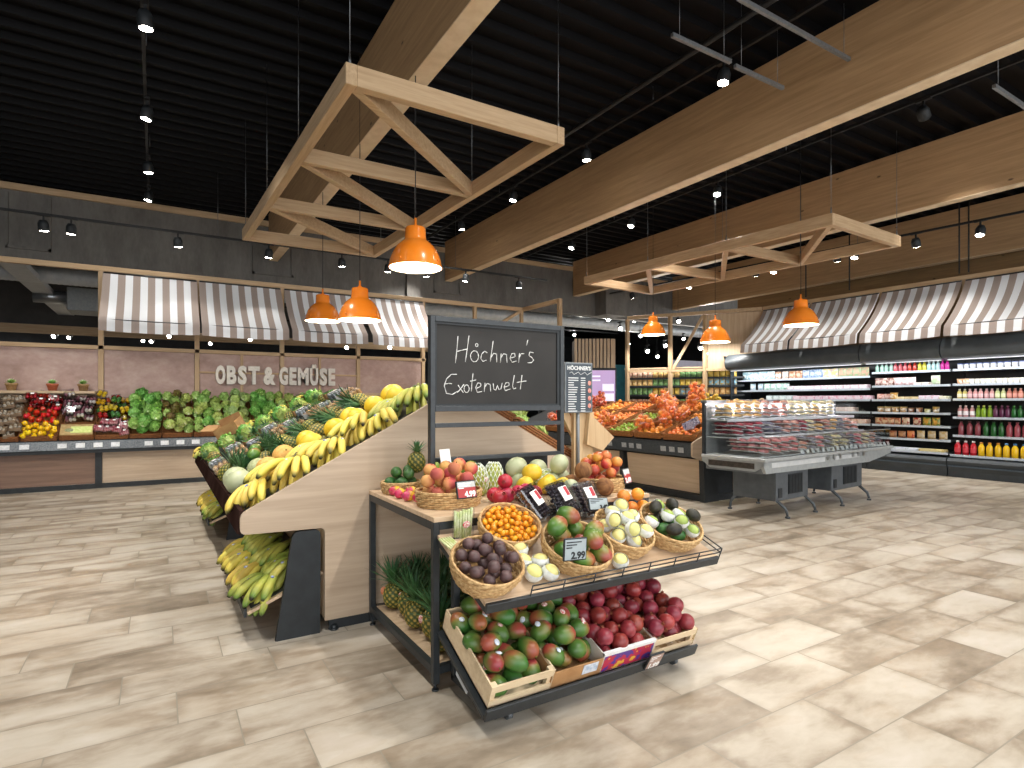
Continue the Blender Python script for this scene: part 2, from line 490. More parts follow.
# glulam beams
def beam(x, y0, y1, label, zb=4.52, w=.18):
    m = MB(); m.b2((x, y0, zb), (x + w, y1, ZC - .085), .006)
    o = tag(obj('glulam_beam', m.mesh('glulam_beam', GLULAM)), label, 'beam', None, 'structure')
    m = MB(); m.b2((x - .003, y0, zb - .012), (x + w + .003, y1, zb - .0005))  # thin strip whose paler colour paints in the light on the beam's lower face
    part('lit_underside', m, mat('lit_underside_wood', 'd6bc98', 'e2cbaa', 8, .5), o, label='underside of the beam, coloured paler as if lit')
beam(2.04, -3, 13.55, 'glued timber beam crossing the ceiling above the left truss')
beam(6.24, -3, 13.55, 'deep glued timber beam running to the top right corner')
beam(10.33, -3, 13.55, 'glued timber beam above the right hanging truss')
beam(14.42, -3, 13.55, 'glued timber beam nearest the plywood wall', 4.45, .2)

# far hall seen through the openings
w = MB(); w.b2((-9, 22, 3.7), (14, 22.2, 5.6)); struct('wall_hall', w, mat('hall_band', '4a4744', '55514d', 2, .8), 'grey band of wall far behind the frame', 'wall')
m = MB(); m.b2((-9, 21.8, 3.45), (14, 22, 3.7)); tag(obj('glulam_beam', m.mesh('glulam_beam', WOOD_T['x'])), 'timber beam far away behind the open frame', 'beam', None, 'structure')
def duct(y, z, x0, x1, r, label):
    pr = []
    x = x0
    pts = []; rr = []
    while x < x1:
        pts += [(x, y, z), (x + .05, y, z)]; rr += [r, r * .965]; x += .1
    m = MB(); m.tube(pts, rr, 20)
    tag(obj('ventilation_duct', m.mesh('ventilation_duct', mat('galvanised', 'c4cace', 'd8dcde', 6, .45, .15))), label, 'duct')
duct(16.2, 4.23, -8.5, 22, .2, 'long corrugated silver air duct behind the timber frame')
root = empty('air_unit', (-1.1, 18.0, 4.1), 0, 'grey box shaped air unit hanging beside the first awning', 'air unit')
m = MB(); m.b2((-.8, -.5, -.45), (.8, .5, .1), .02); part('housing', m, GREYP, root)
m = MB(); m.cyl((-1.5, 0, -.1), (-.8, 0, -.1), .16, 16); part('pipe', m, STEEL, root)
for k in (-.2, .2):
    m = MB(); m.b2((k, -.02, .1), (k + .04, .02, 1.48)); part('hanger', m, METAL, root)
root = empty('cable_channel', (-2.4, 14.3, 4.05), 0, 'grey cable channel with spots receding behind the open frame', 'channel')
m = MB(); m.b2((-.2, 0, 0), (.2, 14, .12), .005); part('channel', m, mat('channel_grey', 'c0c4c8', 'ccd0d2', 10, .5), root)
for k in range(4):
    m = MB(); m.b2((-.02, 1 + k * 3.6, .12), (.02, 1.04 + k * 3.6, 1.5)); part('hanger', m, METAL, root)
struct('wall_teal', MB().b2((14.5, 20, 0), (18.5, 20.1, 3.1)), mat('teal_paint', '2f6f7c', '35808c', 4, .6), 'teal painted partition seen behind the slatted column', 'wall')
struct('wall_pale', MB().b2((18.6, 17.5, 0), (22.5, 17.6, 3.2)), mat('pale_lilac', 'b9b6c6', 'c4c1d0', 4, .6), 'pale partition seen through the braced frame', 'wall')

# ------------------------------------------------------------ timber frames, awnings, stone panels
def stripe_mat():
    n = N('striped_awning_cloth'); v, _ = n.coords(); sp = n.n('ShaderNodeSeparateXYZ'); n.l(v, sp.inputs[0])
    f = n.math('FRACT', n.math('MULTIPLY', sp.outputs[0], 1 / .2262))
    nz = n.noise(v, 60, 2)
    a = n.math('GREATER_THAN', f, .5)
    out = n.mix(a, lin('9c8e86'), lin('dee0e3'))
    n.col(out); n.bump(nz, .15, .002); return n.set(.85, 0, .2)
STRIPE = stripe_mat()
_wm = {}
def awning_kit(wd, seed):
    m = MB(); q = random.Random(seed); nx = 26; rows = []
    prof = []
    for k in range(13):
        t = k / 12; prof.append((-.88 * (t ** 1.15), -.93 * t - .05 * math.sin(PI * t)))
    for k in range(1, 4): prof.append((-.88 - .012 * k, -.93 - .065 * k))
    vs = []
    for j, (py, pz) in enumerate(prof):
        for i in range(nx + 1):
            x = wd * i / nx
            sag = .035 * math.sin(PI * i / nx) * math.sin(PI * min(j, 12) / 12) + .008 * noise.noise(Vector((x * 4, j * .4, seed)))
            vs.append((x, py + sag, pz - .02 * math.sin(PI * i / nx) * (j / 15)))
    fs = [(j * (nx + 1) + i, j * (nx + 1) + i + 1, (j + 1) * (nx + 1) + i + 1, (j + 1) * (nx + 1) + i) for j in range(len(prof) - 1) for i in range(nx)]
    m._add(vs, fs, True)
    # give the cloth a thickness
    m._add([(a, b - .004, c - .004) for a, b, c in vs], [f[::-1] for f in fs], True)
    b = MB(); b.cyl((.01, -.87, -.94), (wd - .01, -.87, -.94), .012, 8); b_2 = MB(); b_2.cyl((.01, -.01, -.01), (wd - .01, -.01, -.01), .014, 8)
    return kit('striped_awning', m.mesh('awning_cloth', STRIPE), [kit('front_bar', b.mesh('front_bar', METAL)), kit('top_bar', b_2.mesh('top_bar', METAL))])
back_x = [-.88, .62, 2.15, 3.72, 5.24]
aw = awning_kit(1.47, 1)
whr = ['leftmost above the packed vegetables', 'second from the left, left of the letters', 'third from the left, above the letters', 'fourth from the left, beside the chalkboard']
for i, x in enumerate(back_x[:4]):
    spawn(aw, TR(x + .03, 12.55, 3.74), 'striped awning on the back wall, ' + whr[i], 'awning', 'striped awnings on the back wall')
YF = 12.6
def frame_thing(name, bars, label, cat='frame', mat_=None):
    root = empty(name, (0, 0, 0), 0, label, cat)
    for nm, p0, p1, w_, h_ in bars:
        m = MB(); m.bar(p0, p1, w_, h_, .003); 
        d = Vector(p1) - Vector(p0); ax = 'x' if abs(d.x) > max(abs(d.y), abs(d.z)) else ('y' if abs(d.y) > abs(d.z) else 'z')
        part(nm, m, WOOD_T[ax], root)
    return root
bars = [('top_rail', (-4.5, YF, 3.80), (8.0, YF, 3.80), .09, .09), ('middle_rail', (-4.5, YF, 2.40), (5.3, YF, 2.40), .08, .07),
        ('return_rail', (8.0, YF, 3.80), (8.0, 11.0, 3.80), .09, .09)]
for x in [-2.4] + back_x + [6.6, 7.95]:
    bars.append(('post', (x, YF, 0), (x, YF, 3.76), .08, .08))
bars.append(('post', (8.0, 11.0, 0), (8.0, 11.0, 3.84), .09, .09))
bars.append(('brace', (6.65, YF, 3.0), (7.9, YF, 3.74), .07, .07))
bars.append(('letter_rail', (.66, YF - .02, 2.0), (3.7, YF - .02, 2.0), .04, .035))
for x in (1.4, 2.9): bars.append(('stud', (x, YF - .01, 1.5), (x, YF - .01, 2.37), .05, .05))
frame_thing('timber_frame', bars, 'long open timber frame carrying the back wall awnings')
def stone_mat():
    n = N('rose_stone'); v, _ = n.coords((.7, 1, 1)); a = n.noise(v, 2.2, 6, .6, .5); b = n.noise(v, 14, 4)
    f = n.math('ADD', n.math('MULTIPLY', a, .7), n.math('MULTIPLY', b, .3))
    n.col(n.ramp(f, [(.3, '9a7d73'), (.5, 'b3978d'), (.7, 'c6aea4')])); return n.set(.7)
STONE = stone_mat()
xs = [-4.5, -2.4] + back_x
for i in range(len(xs) - 1):
    m = MB(); m.b2((xs[i] + .045, YF + .0, 1.3), (xs[i + 1] - .045, YF + .05, 2.36))
    tag(obj('stone_panel', m.mesh('stone_panel', STONE)), 'rose coloured stone panel between the posts, %s from the left' % ORD(i), 'wall panel', 'stone panels of the back wall', 'structure')
def ledge(x0, x1, label):
    m = MB(); m.b2((x0, 12.18, 1.575), (x1, 12.54, 1.62), .004)
    m.b2((x0, 12.50, 1.3), (x1, 12.54, 1.575))
    tag(obj('wall_shelf', m.mesh('wall_shelf', WOOD_L['x'])), label, 'shelf')
ledge(-4.4, -.93, 'pale wooden wall shelf carrying the small potted plants')
ledge(3.0, 5.2, 'pale wooden wall shelf at the right end of the stone panels')
# letters OBST & GEMUESE
LET = mat('pale_letter', 'd6cfc4', 'e0dad0', 20, .5)
root = empty('shop_letters', (0, 0, 0), 0, 'large raised letters OBST & GEMÜSE on the stone panels', 'lettering')
x = .93
for ch, wd in zip('OBST&GEMÜSE', [.195, .195, .185, .235, .25, .195, .165, .24, .195, .185, .165]):
    me = text_mesh(ch, .46, LET, .04, .024, 'LEFT')
    lo = min(v.co.x for v in me.vertices); hi = max(v.co.x for v in me.vertices)
    for v in me.vertices: v.co.x = (v.co.x - lo) / (hi - lo) * (wd - .025)
    obj('letter', me, root, (x, YF - .08, 1.80), (R(90), 0, 0))
    x += wd + (.045 if ch in 'T&' else 0)
# right wall: rail, awnings
XR = 13.25
rb = [('top_rail', (XR, -2.0, 3.82), (XR, 9.35, 3.82), .09, .09)]
ys = [9.35, 8.05, 6.5, 5.0, 3.45, 1.9, .35]
for yy in ys: rb.append(('post', (XR, yy, 2.5), (XR, yy, 3.78), .07, .07))
frame_thing('awning_rail', rb, 'timber rail carrying the awnings over the chilled cabinets', 'rail')
whr = ['farthest left, next to the beige panel', 'second from the left', 'third from the left', 'fourth from the left, large at the picture edge', 'hidden past the right picture edge']
for i in range(4):
    y1, y0 = ys[i], ys[i + 1]
    k = awning_kit(y1 - y0 - .05, 5 + i)
    spawn(k, TR(XR - .05, y1 - .025, 3.77, 0, 0, -PI / 2), 'striped awning over the chilled cabinets, ' + whr[i], 'awning', 'striped awnings over the chilled cabinets')
# wooden cladding at end of the rail + diagonal braced frame with far shelving
A = Vector((11.35, 12.35, 0)); B = Vector((13.25, 9.40, 0)); D = (B - A)
def on(t, z): p = A + D * t; return (p.x, p.y, z)
bars = [('top_rail', on(0, 3.8), on(1, 3.82), .09, .09), ('bottom_rail', on(0, 2.28), on(1, 2.28), .08, .07)]
for t in (0, .34, .60): bars.append(('post', on(t, 0), on(t, 3.76), .09, .09))
bars.append(('brace', on(.36, 2.32), on(.585, 3.74), .07, .07))
frame_thing('braced_frame', bars, 'braced timber frame standing above the far packet shelves')
m = MB(); p = [on(.62, 0), on(1, 0)]
m.prism([(p[0][0], p[0][1]), (p[1][0], p[1][1]), (p[1][0] + .06, p[1][1] + .05), (p[0][0] + .06, p[0][1] + .05)], 2.3, 3.76, 'z')
tag(obj('wall_cladding', m.mesh('wall_cladding', woodmat('cladding', 'b89c7c', 'ccb394', 'z', 8))), 'beige vertical board cladding left of the right awnings', 'wall panel', None, 'structure')
# slatted column
root = empty('slatted_column', (9.62, 11.75, 0), -.55, 'pale column clad in upright slats behind the screen', 'column')
m = MB(); m.b2((-.5, -.1, 0), (.5, .5, 3.02)); part('core', m, mat('slat_back', '5a4c3d'), root)
m = MB()
for k in range(11): m.b2((-.5 + k * .0935, -.15, 0), (-.5 + k * .0935 + .062, -.1, 3.05))
for k in range(6): m.b2((.5, -.1 + k * .1, 0), (.55, -.04 + k * .1, 3.05))
part('slats', m, WOOD_L['z'], root)['kind'] = 'stuff'
root = empty('info_screen', (9.5, 11.25, 0), -.55, 'lilac information screen standing before the slatted column', 'screen')
m = MB(); m.b2((-.36, 0, 0), (.36, .08, 2.28), .01); part('housing', m, METALF, root)
n_ = N('screen_glow'); n_.b.inputs['Base Color'].default_value = lin('9b82a8'); n_.b.inputs['Emission Color'].default_value = lin('a98fb8'); n_.b.inputs['Emission Strength'].default_value = .55
m = MB(); m.b2((-.32, -.006, .95), (.32, -.001, 2.22)); part('display', m, n_.m, root)
m = MB()
for (a, b, c, d) in ((0, 1.70, .29, 1.88), (0, 1.45, .29, 1.64), (0, 1.15, .29, 1.36), (-.29, 2.05, -.05, 2.09), (-.29, 1.95, -.05, 1.99)): m.b2((a, -.009, b), (c, -.0065, d))
part('text_block', m, emis('screen_white', 'd8d4e4', .5), root)
# ============================================================ overhead: trusses, pendants, tracks, spots
CABLE = mat('steel_cable', '6f7274', rough=.35, metal=.8)
def truss(name, P, joints, label, wires):
    """P: four corners (near left, near right, far right, far left); joints: bars between points at z"""
    root = empty(name, (0, 0, 0), 0, label, 'truss', 'hanging timber trusses')
    z = 3.88
    def bar(nm, a, b, w_=.085, h_=.16, label=None):
        m = MB(); m.bar((a[0], a[1], z), (b[0], b[1], z), w_, h_, .004)
        d = (abs(b[0] - a[0]), abs(b[1] - a[1])); part(nm, m, WOOD_T['x' if d[0] > d[1] else 'y'], root)
    nl, nr, fr, fl_ = [Vector(q) for q in P]
    bar('side_beam', nl - (fl_ - nl).normalized() * .042, fl_ + (fl_ - nl).normalized() * .042); bar('side_beam', nr - (fr - nr).normalized() * .042, fr + (fr - nr).normalized() * .042)
    u = (nr - nl).normalized() * .043
    bar('end_beam', nl + u, nr - u); u = (fr - fl_).normalized() * .043; bar('end_beam', fl_ + u, fr - u)
    for a, b, nm in joints: bar(nm, a, b, .075, .15)
    for (x, y) in wires:
        m = MB(); m.cyl((x, y, z + .08), (x, y, ZC - .03), .0035, 5); m.cyl((x, y, z + .08), (x, y, z + .17), .012, 8, .007)
        part('suspension_wire', m, CABLE, root)
    return root
def lerp(a, b, t): return Vector(a) * (1 - t) + Vector(b) * t
NL, NR, FR, FL = (1.22, 4.34), (3.14, 4.34), (3.0, 9.25), (1.08, 9.25)
L1, L2 = lerp(NL, FL, 1 / 3), lerp(NL, FL, 2 / 3); R1, R2 = lerp(NR, FR, 1 / 3), lerp(NR, FR, 2 / 3)
truss('hanging_truss', (NL, NR, FR, FL), [(NL, R1, 'diagonal'), (L1, R1, 'cross_bar'), (L1, R2, 'diagonal'), (L2, R2, 'cross_bar'), (L2, FR, 'diagonal')],
      'rectangular timber truss hanging above the banana island', [NL, L1, L2, FL, NR, R1, R2])
NL, NR, FR, FL = (7.70, 4.42), (9.60, 4.50), (9.28, 9.32), (7.38, 9.22)
L1, L2 = lerp(NL, FL, 1 / 3), lerp(NL, FL, 2 / 3); R1, R2 = lerp(NR, FR, .31), lerp(NR, FR, .63)
truss('hanging_truss', (NL, NR, FR, FL), [(NL, R1, 'diagonal'), (L1, R1, 'cross_bar'), (L1, R2, 'diagonal'), (L2, R2, 'cross_bar'), (L2, FR, 'diagonal')],
      'rectangular timber truss hanging above the chilled meat island', [NL, L1, L2, FL, NR, R1, R2])
# pendants
ORANGE = mat('orange_enamel', 'ff8a20', 'ff9230', 5, .25, coat=.5)
PIN = emis('pendant_lining', 'fff4e0', 1.6)
def pend_kit():
    m = MB(); D = .25
    m.lathe([(.055, .385), (.088, .38), (.096, .368), (.098, .305), (.102, .27), (.106, .258), (.13, .242), (.175, .20), (.212, .14), (.238, .07), (.246, .02), (.252, .012), (.252, 0), (.244, 0)], 40, cap=False)
    b = MB(); b.lathe([(.244, 0), (.238, .022), (.23, .07), (.205, .125), (.165, .18), (.115, .225), (.06, .24), (.0, .243)], 32, cap=False)
    c = MB(); c.lathe([(.03, .38), (.025, .40), (.012, .41), (.012, .47)], 14)
    bulb = MB(); bulb.ell((0, 0, .13), (.05, .05, .065)); 
    s = MB()
    for a in range(4): s.ell((.243 * math.cos(a * PI / 2 + .6), .243 * math.sin(a * PI / 2 + .6), .05), (.012, .012, .012), 8, 6)
    return m.mesh('shade', ORANGE), b.mesh('lining', PIN), c.mesh('cap', ORANGE), bulb.mesh('bulb', emis('bulb_glow', 'fff0d8', 9)), s.mesh('screw', ORANGE)
pk = pend_kit()
pw = ['largest of the three under the left truss', 'middle one of three under the left truss', 'farthest of three under the left truss']
pw2 = ['farthest left of three under the right truss', 'middle of three under the right truss', 'nearest of three, before the striped awnings']
def pendant(x, y, z, label, group):
    t = empty('pendant_lamp', (x, y, z), 0, label, 'pendant lamp', group)
    obj('lamp_shade', pk[0], t); obj('reflector', pk[1], t); obj('cap', pk[2], t); obj('bulb', pk[3], t); obj('rivets', pk[4], t)
    m = MB(); m.cyl((0, 0, .46), (0, 0, ZC - .04 - z), .0045, 6); part('cord', m, BLACK, t)
    l = bpy.data.lights.new('pendant_light', 'POINT'); l.energy = PEND_W * LIGHTK; l.color = (1, .9, .74); l.shadow_soft_size = .06
    lo = bpy.data.objects.new('pendant_light', l); COL.objects.link(lo); lo.parent = t; lo.location = (0, 0, .03)
for (x, y, z), s in zip([(2.06, 5.13, 2.70), (2.04, 6.83, 2.41), (2.05, 8.7, 2.62)], pw):
    pendant(x, y, z, 'orange enamel pendant lamp, ' + s, 'orange pendant lamps over the banana island')
for (x, y, z), s in zip([(8.8, 8.8, 2.83), (8.19, 6.72, 2.46), (8.32, 5.24, 2.60)], pw2):
    pendant(x, y, z, 'orange enamel pendant lamp, ' + s, 'orange pendant lamps over the meat island')
# spot fittings: cylinder head on a track adapter
GLOW = emis('spot_glow', 'fffaf0', 30)
def spot_kit():
    h = MB(); h.lathe([(.060, .0), (.072, .012), (.072, .11), (.05, .165)], 18)
    ln = MB(); ln.lathe([(.0, -.006), (.035, -.005), (.058, -.001), (.06, .004)], 18, cap=False)
    a = MB(); a.b2((-.015, -.012, .16), (.015, .012, .25), .002); a.b2((-.03, -.09, .235), (.03, .09, .26), .003)
    return h.mesh('head', METALF), ln.mesh('lens', GLOW), a.mesh('adapter', BLACK)
sk = spot_kit()
def track_spot(x, y, z, tgt, label, group, power=None, size=95, ry=0, light=True, rod=False):
    """z is the height of the lens; the track hangs .25 above"""
    t = empty('track_spot', (x, y, z), ry, label, 'spot lamp', group)
    d = (Vector(tgt) - Vector((x, y, z))).normalized()
    q = (Matrix.Rotation(-ry, 3, 'Z') @ d).to_track_quat('-Z', 'Y').to_matrix().to_4x4()
    q = Matrix.Translation((0, 0, .08)) @ q @ Matrix.Translation((0, 0, -.08))
    obj('lamp_head', sk[0], t, M=q); obj('lens', sk[1], t, M=q); obj('track_adapter', sk[2], t)
    if rod: m = MB(); m.cyl((0, 0, .26), (0, 0, ZC - .05 - z), .006, 5); part('suspension_rod', m, BLACK, t)
    if light:
        spot_light('spot_light', Vector((x, y, z + .08)) + d * .11, tgt, SPOT_W if power is None else power, size)
def track(p0, p1, label, wires=()):
    root = empty('light_track', (0, 0, 0), 0, label, 'light track')
    m = MB(); m.bar(p0, p1, .036, .036); part('rail', m, BLACK, root)
    for w_ in wires:
        m = MB(); m.cyl(w_, (w_[0], w_[1], ZC - .05), .004, 5); part('suspension_wire', m, CABLE, root)
Z1 = 5.05
track((-.1, -2, Z1 + .27), (-.17, 13.3, Z1 + .27), 'black light track running away under the deck, left', [(-.12, y, Z1 + .29) for y in (1.5, 4.5, 7.5, 10.5)])
for i, y in enumerate((2.1, 4.5, 6.63, 8.76, 10.8, 12.3)):
    track_spot(-.06 - .008 * y, y, Z1, (.02 + (-.9 if i % 2 else .2), y + .2, 0), 'lit spot on the left ceiling track, %s from the front' % ORD(i), 'spots on the left ceiling track', None if i < 4 else 50)
track((5.5, -2, Z1 + .27), (5.42, 13.3, Z1 + .27), 'black light track beside the deep timber beam', [(5.5, y, Z1 + .29) for y in (1.5, 5.5, 9.5)])
for i, y in enumerate((0.2, 2.2, 4.37, 6.83, 8.9, 10.97, 12.8)):
    track_spot(5.5 - .006 * y, y, Z1, (5.3 + (.6 if i % 2 else -.8), y, 0), 'lit spot beside the deep timber beam, %s from the front' % ORD(i), 'spots beside the deep beam')
track((8.35, -2, Z1 + .27), (8.35, 13.3, Z1 + .27), 'black light track between the second and third beam', [(8.35, y, Z1 + .29) for y in (1.5, 5.5, 9.5)])
for i, y in enumerate((1.2, 3.6, 6.8, 8.96, 10.98)):
    track_spot(8.35, y, Z1, (12.4, y + .6, 1.9) if i == 1 else (7.45 - .4 * i, y - .6, 0), 'lit spot between the second and third beam, %s from the front' % ORD(i), 'spots between second and third beam', 200 if i == 1 else None, 52 if i == 1 else 95)
track((2.9, -2, Z1 + .27), (2.9, 3.6, Z1 + .27), 'short black light track in front of the left truss')
for i, (x, y, tx, ty) in enumerate(((2.9, .6, 2.2, 2.6), (2.9, 2.6, 1.6, 3.6), (2.9, -1.2, 2.2, 1.9))):
    track_spot(x, y, Z1, (tx, ty, .6), 'spot aimed at the fruit table, %s from the front' % ORD(i), 'spots above the fruit table', 150, 80)
# island spots above, hidden by the truss bars or beam
# wall track at the back with dark spots
WT = 4.38
track((-4.4, 11.6, WT), (8.05, 11.6, WT), 'black light track in front of the concrete wall', [(x, 11.6, WT) for x in (-2.2, .9, 3.9, 5.6, 6.9)])
for i, x in enumerate((-2.35, -1.55, -1.2, .28, 1.75, 3.1, 4.05, 4.9, 5.85, 7.25)):
    track_spot(x, 11.6, WT - .26, (x + (.25 if i % 2 else -.2), 12.0, .9), 'black spot on the back wall track, %s from left' % ORD(i), 'spots on the back wall track', 16 if i % 2 == 0 else 10, 70, PI / 2)
track((-2.2, -2, 4.38), (-2.2, 11.55, 4.38), 'black light track running toward the camera at the far left', [(-2.2, y, 4.4) for y in (3, 7, 10)])
for i, (x, y, tx) in enumerate(((-2.2, 7.0, -1.9), (-2.2, 7.5, -.7), (-2.2, 8.0, .6), (-2.2, 8.5, 2.0), (-2.2, 4.4, .4))):
    track_spot(x, y, 4.12, (tx, 11.9 if i < 4 else 5.5, .8), 'spot on the far left track, %s from the back' % ORD(i), 'spots on the far left track', 130, 38 if i < 4 else 60)
# right wall track
a = Vector((11.9, -1, 4.38)); b_ = Vector((11.35, 13.3, 4.62))
track(a, b_, 'black light track before the right wall awnings', [tuple(lerp(a, b_, t)) for t in (.2, .5, .8)])
for i, y in enumerate((1.2, 2.9, 4.2, 5.15, 6.2, 6.55, 7.9, 8.35, 10.2, 12.2)):
    p = lerp(a, b_, (y + 1) / 14.3)
    track_spot(p.x, p.y, p.z - .26, (12.9, y + .1, 1.0) if i % 2 else (10.4, y, 0), 'black spot on the right wall track, %s from the front' % ORD(i), 'spots on the right wall track', 50)
# spots in the far hall
q = random.Random(4)
k = 0
HP = [(41, 294), (54, 309), (61, 318), (72, 326), (79, 334), (70, 339), (55, 338), (144, 342), (152, 343), (170, 338), (179, 337), (211, 345), (251, 341), (316, 344), (347, 349), (390, 349),
      (422, 321), (472, 309), (482, 310), (574, 336), (582, 313), (588, 311), (607, 308), (608, 321), (620, 330), (628, 345), (640, 337), (647, 353), (657, 358), (665, 347), (678, 323), (683, 340), (686, 324), (700, 350), (706, 355), (634, 322)]
HS = []
for i, (u, v) in enumerate(HP):
    d = 18.5 + 2.2 * ((i * 5) % 3); r_ = ray(u, v)
    HS.append((r_.x * d, r_.y * d, H + r_.z * d))
for i, (x, y, z) in enumerate(HS):
    track_spot(x, y, z, (x - 1.5, y - 3, 1.5), 'small lit spot in the hall behind the frames, %s from left' % ORD(i), 'spots in the far hall', 200, 150, light=(i % 3 == 1), rod=True)
for i, (y, z, x1) in enumerate(((18, 4.2, 16), (21, 4.2, 14))):
    track((2, y, z), (x1, y, z), 'black light track in the far hall, %s' % ('nearer' if i == 0 else 'farther'))
# thin metal light channels and other bars under the deck
for i, (u0, v0, u1, v1, z) in enumerate(((672, 37, 727, 66, 4.85), (735, 68, 783, 90, 4.85), (738, 0, 846, 63, 5.0), (994, 88, 1040, 116, 4.7))):
    p, r_ = atz(u0, v0, z), atz(u1, v1, z); r_.y = p.y
    m = MB(); m.b2((p.x, p.y - .018, z), (r_.x, p.y + .018, z + .04), .003)
    t = tag(obj('channel_lamp', m.mesh('channel_lamp', mat('channel_alu', '77797a', '85888a', 40, .4, .5))), 'slim unlit metal channel lamp under the deck, %s from left' % ORD(i), 'lamp', 'unlit channel lamps')
    for x in (p.x + .1, r_.x - .1):
        w_ = MB(); w_.cyl((x, p.y, z + .05), (x, p.y, ZC - .03), .003, 5); part('suspension_wire', w_, CABLE, t)
m = MB(); m.cyl((4.9, -2, 5.2), (4.9, 13, 5.2), .03, 8); tag(obj('conduit', m.mesh('conduit', BLACK)), 'black conduit pipe running along under the deck', 'pipe')
for i, (x, y) in enumerate(((13.0, 5.0), (13.0, 4.85), (12.9, 8.0), (12.9, 7.0))):
    m = MB(); m.cyl((x, y, 3.87), (x, y, ZC - .04), .014, 8)
    tag(obj('drop_rod', m.mesh('drop_rod', BLACK)), 'black rod dropping to the right awning rail, %s from the right' % ORD(i), 'rod', 'rods above the awning rail')
# thin dark rods seen in front of the big beams
# ============================================================ produce kits
def banana_mesh(seed, L=.2, green=0.0):
    q = random.Random(seed); n = 11; pts = []; rr = []; ts = []
    A = q.uniform(.95, 1.25)
    for k in range(n):
        t = k / (n - 1); a = t * A
        rad = L / A
        pts.append((0, rad * math.sin(a), -rad * (1 - math.cos(a))))
        r = .019 * (min(1, .35 + 2.6 * max(0, t - .1)) if t < .35 else 1) * (1 - .0 if t < .85 else 1 - 4.4 * (t - .85))
        if t < .12: r = .0072
        rr.append(max(r, .005)); ts.append(t)
    m = MB(); m.tube(pts, rr, 7, t=ts); return m
BAN = tmat('banana_skin', [(0, '76882e'), (.1, 'a8ae40'), (.22, 'd0bc4c'), (.55, 'dcc65a'), (.88, 'd2ba50'), (.95, '7a7435'), (1, '32281a')], .5, hv=.03, vv=.25, nz=.22)
BANG = tmat('green_banana_skin', [(0, '55702c'), (.15, '7c9638'), (.4, 'a4ae48'), (.7, 'c0ba54'), (.94, '6f8a3a'), (1, '2f2a18')], .5, hv=.03, vv=.2, nz=.22)
STICK_B = mat('blue_sticker', '2b4f9a', 'e8eaf2', 90, .4)
STICK_W = mat('pale_sticker', 'c2d2ea', 'f2f2f0', 120, .4)
STICK_R = mat('red_sticker', 'c23a33', 'efe9e2', 120, .4)
CROWN = mat('banana_crown', '4a3c1e', '7a7a30', 60, .7)
def bunch_kit(seed, n=5, material=None, L=.21):
    """a hand of bananas: crown at the origin, fingers running to +y and drooping, fanned in x"""
    material = material or BAN; q = random.Random(seed); kids = []
    for j in range(n):
        s = (j - (n - 1) / 2)
        me = banana_mesh(seed * 10 + j, L * q.uniform(.92, 1.05)).mesh('banana', material)
        st = []
        if j % 2 == 0 and q.random() < .8:
            m = MB(); m.ell((0, L * .45, -L * .12 + .0135), (.0085, .013, .0065), 8, 6); st = [kit('sticker', m.mesh('sticker', STICK_B), label='small blue fruit sticker')]
        M = TR(s * .013, 0, .012, 0, 0, -s * .27 + q.uniform(-.05, .05)) @ Matrix.Rotation(s * .23, 4, 'Y') @ Matrix.Rotation(R(22) + q.uniform(-.1, .1), 4, 'X')
        kids.append(kit('banana', me, st, M=M))
    if n >= 5:
        for j in range(n - 2):
            s = (j - (n - 3) / 2)
            me = banana_mesh(seed * 10 + 50 + j, L * .92).mesh('banana', material)
            kids.append(kit('banana', me, M=TR(s * .013, .004, -.012, 0, 0, -s * .3 + q.uniform(-.1, .1)) @ Matrix.Rotation(s * .22, 4, 'Y') @ Matrix.Rotation(R(2), 4, 'X')))
    m = MB(); m.tube([(0, -.034, .026), (0, -.012, .014), (0, .016, .006)], [.009, .015, .013 + .003 * n], 8)
    kids.append(kit('crown', m.mesh('crown', CROWN)))
    return kit('banana_bunch', None, kids)
BUNCH = [bunch_kit(i, 5 + i % 2) for i in range(4)]
BUNCHG = [bunch_kit(20 + i, 5, BANG) for i in range(3)]
# round fruit
def bumpy(seed, amp, fr):
    o = Vector((seed * 3.1, seed * 1.7, seed))
    return lambda d, th, ph: 1 + amp * noise.noise(d * fr + o)
def simple(name, mt, rad, fn=None, nu=14, nv=10, kids=(), tf=None):
    m = MB(); m.ell((0, 0, 0), rad, nu, nv, fn, tf); return kit(name, m.mesh(name, mt), kids)
ORA = mat('orange_peel', 'e08a2c', 'e89838', 40, .45, hv=.03, vv=.2, bump=.1)
MAN = mat('mandarin_peel', 'e07a2c', 'ea8c3c', 30, .42, hv=.025, vv=.2, bump=.1)
APR = mat('red_apple_skin', 'a8281f', 'd27038', 18, .32, hv=.03, vv=.3)
APN = tmat('nectarine_skin', [(0, 'd09040'), (.35, 'cc7438'), (.55, 'b84430'), (1, '982c28')], .42, hv=.05, vv=.2, nz=.7, nscale=14)
PEA = tmat('peach_skin', [(0, 'd8a860'), (.4, 'd09058'), (.6, 'c0684c'), (1, 'a84c44')], .7, hv=.04, vv=.18, nz=.8, nscale=12)
POM = mat('pomegranate_skin', '742028', '9a3838', 16, .4, hv=.03, vv=.35, coat=.1)
LEM = mat('lemon_peel', 'cdb235', 'd6c048', 30, .45, hv=.02, vv=.15, bump=.1)
LIM = mat('lime_peel', '6f9a2c', 'a5b83c', 20, .4, hv=.04, vv=.25)
MEL_Y = mat('canary_melon', 'd8b428', 'e0c038', 12, .42, vv=.1, bump=.1)
MEL_C = mat('cantaloupe', 'cf9a48', 'dcae62', 60, .7, vv=.12, bump=.3)
MEL_G = mat('galia_melon', '8f9468', 'aab085', 60, .7, vv=.1, bump=.3)
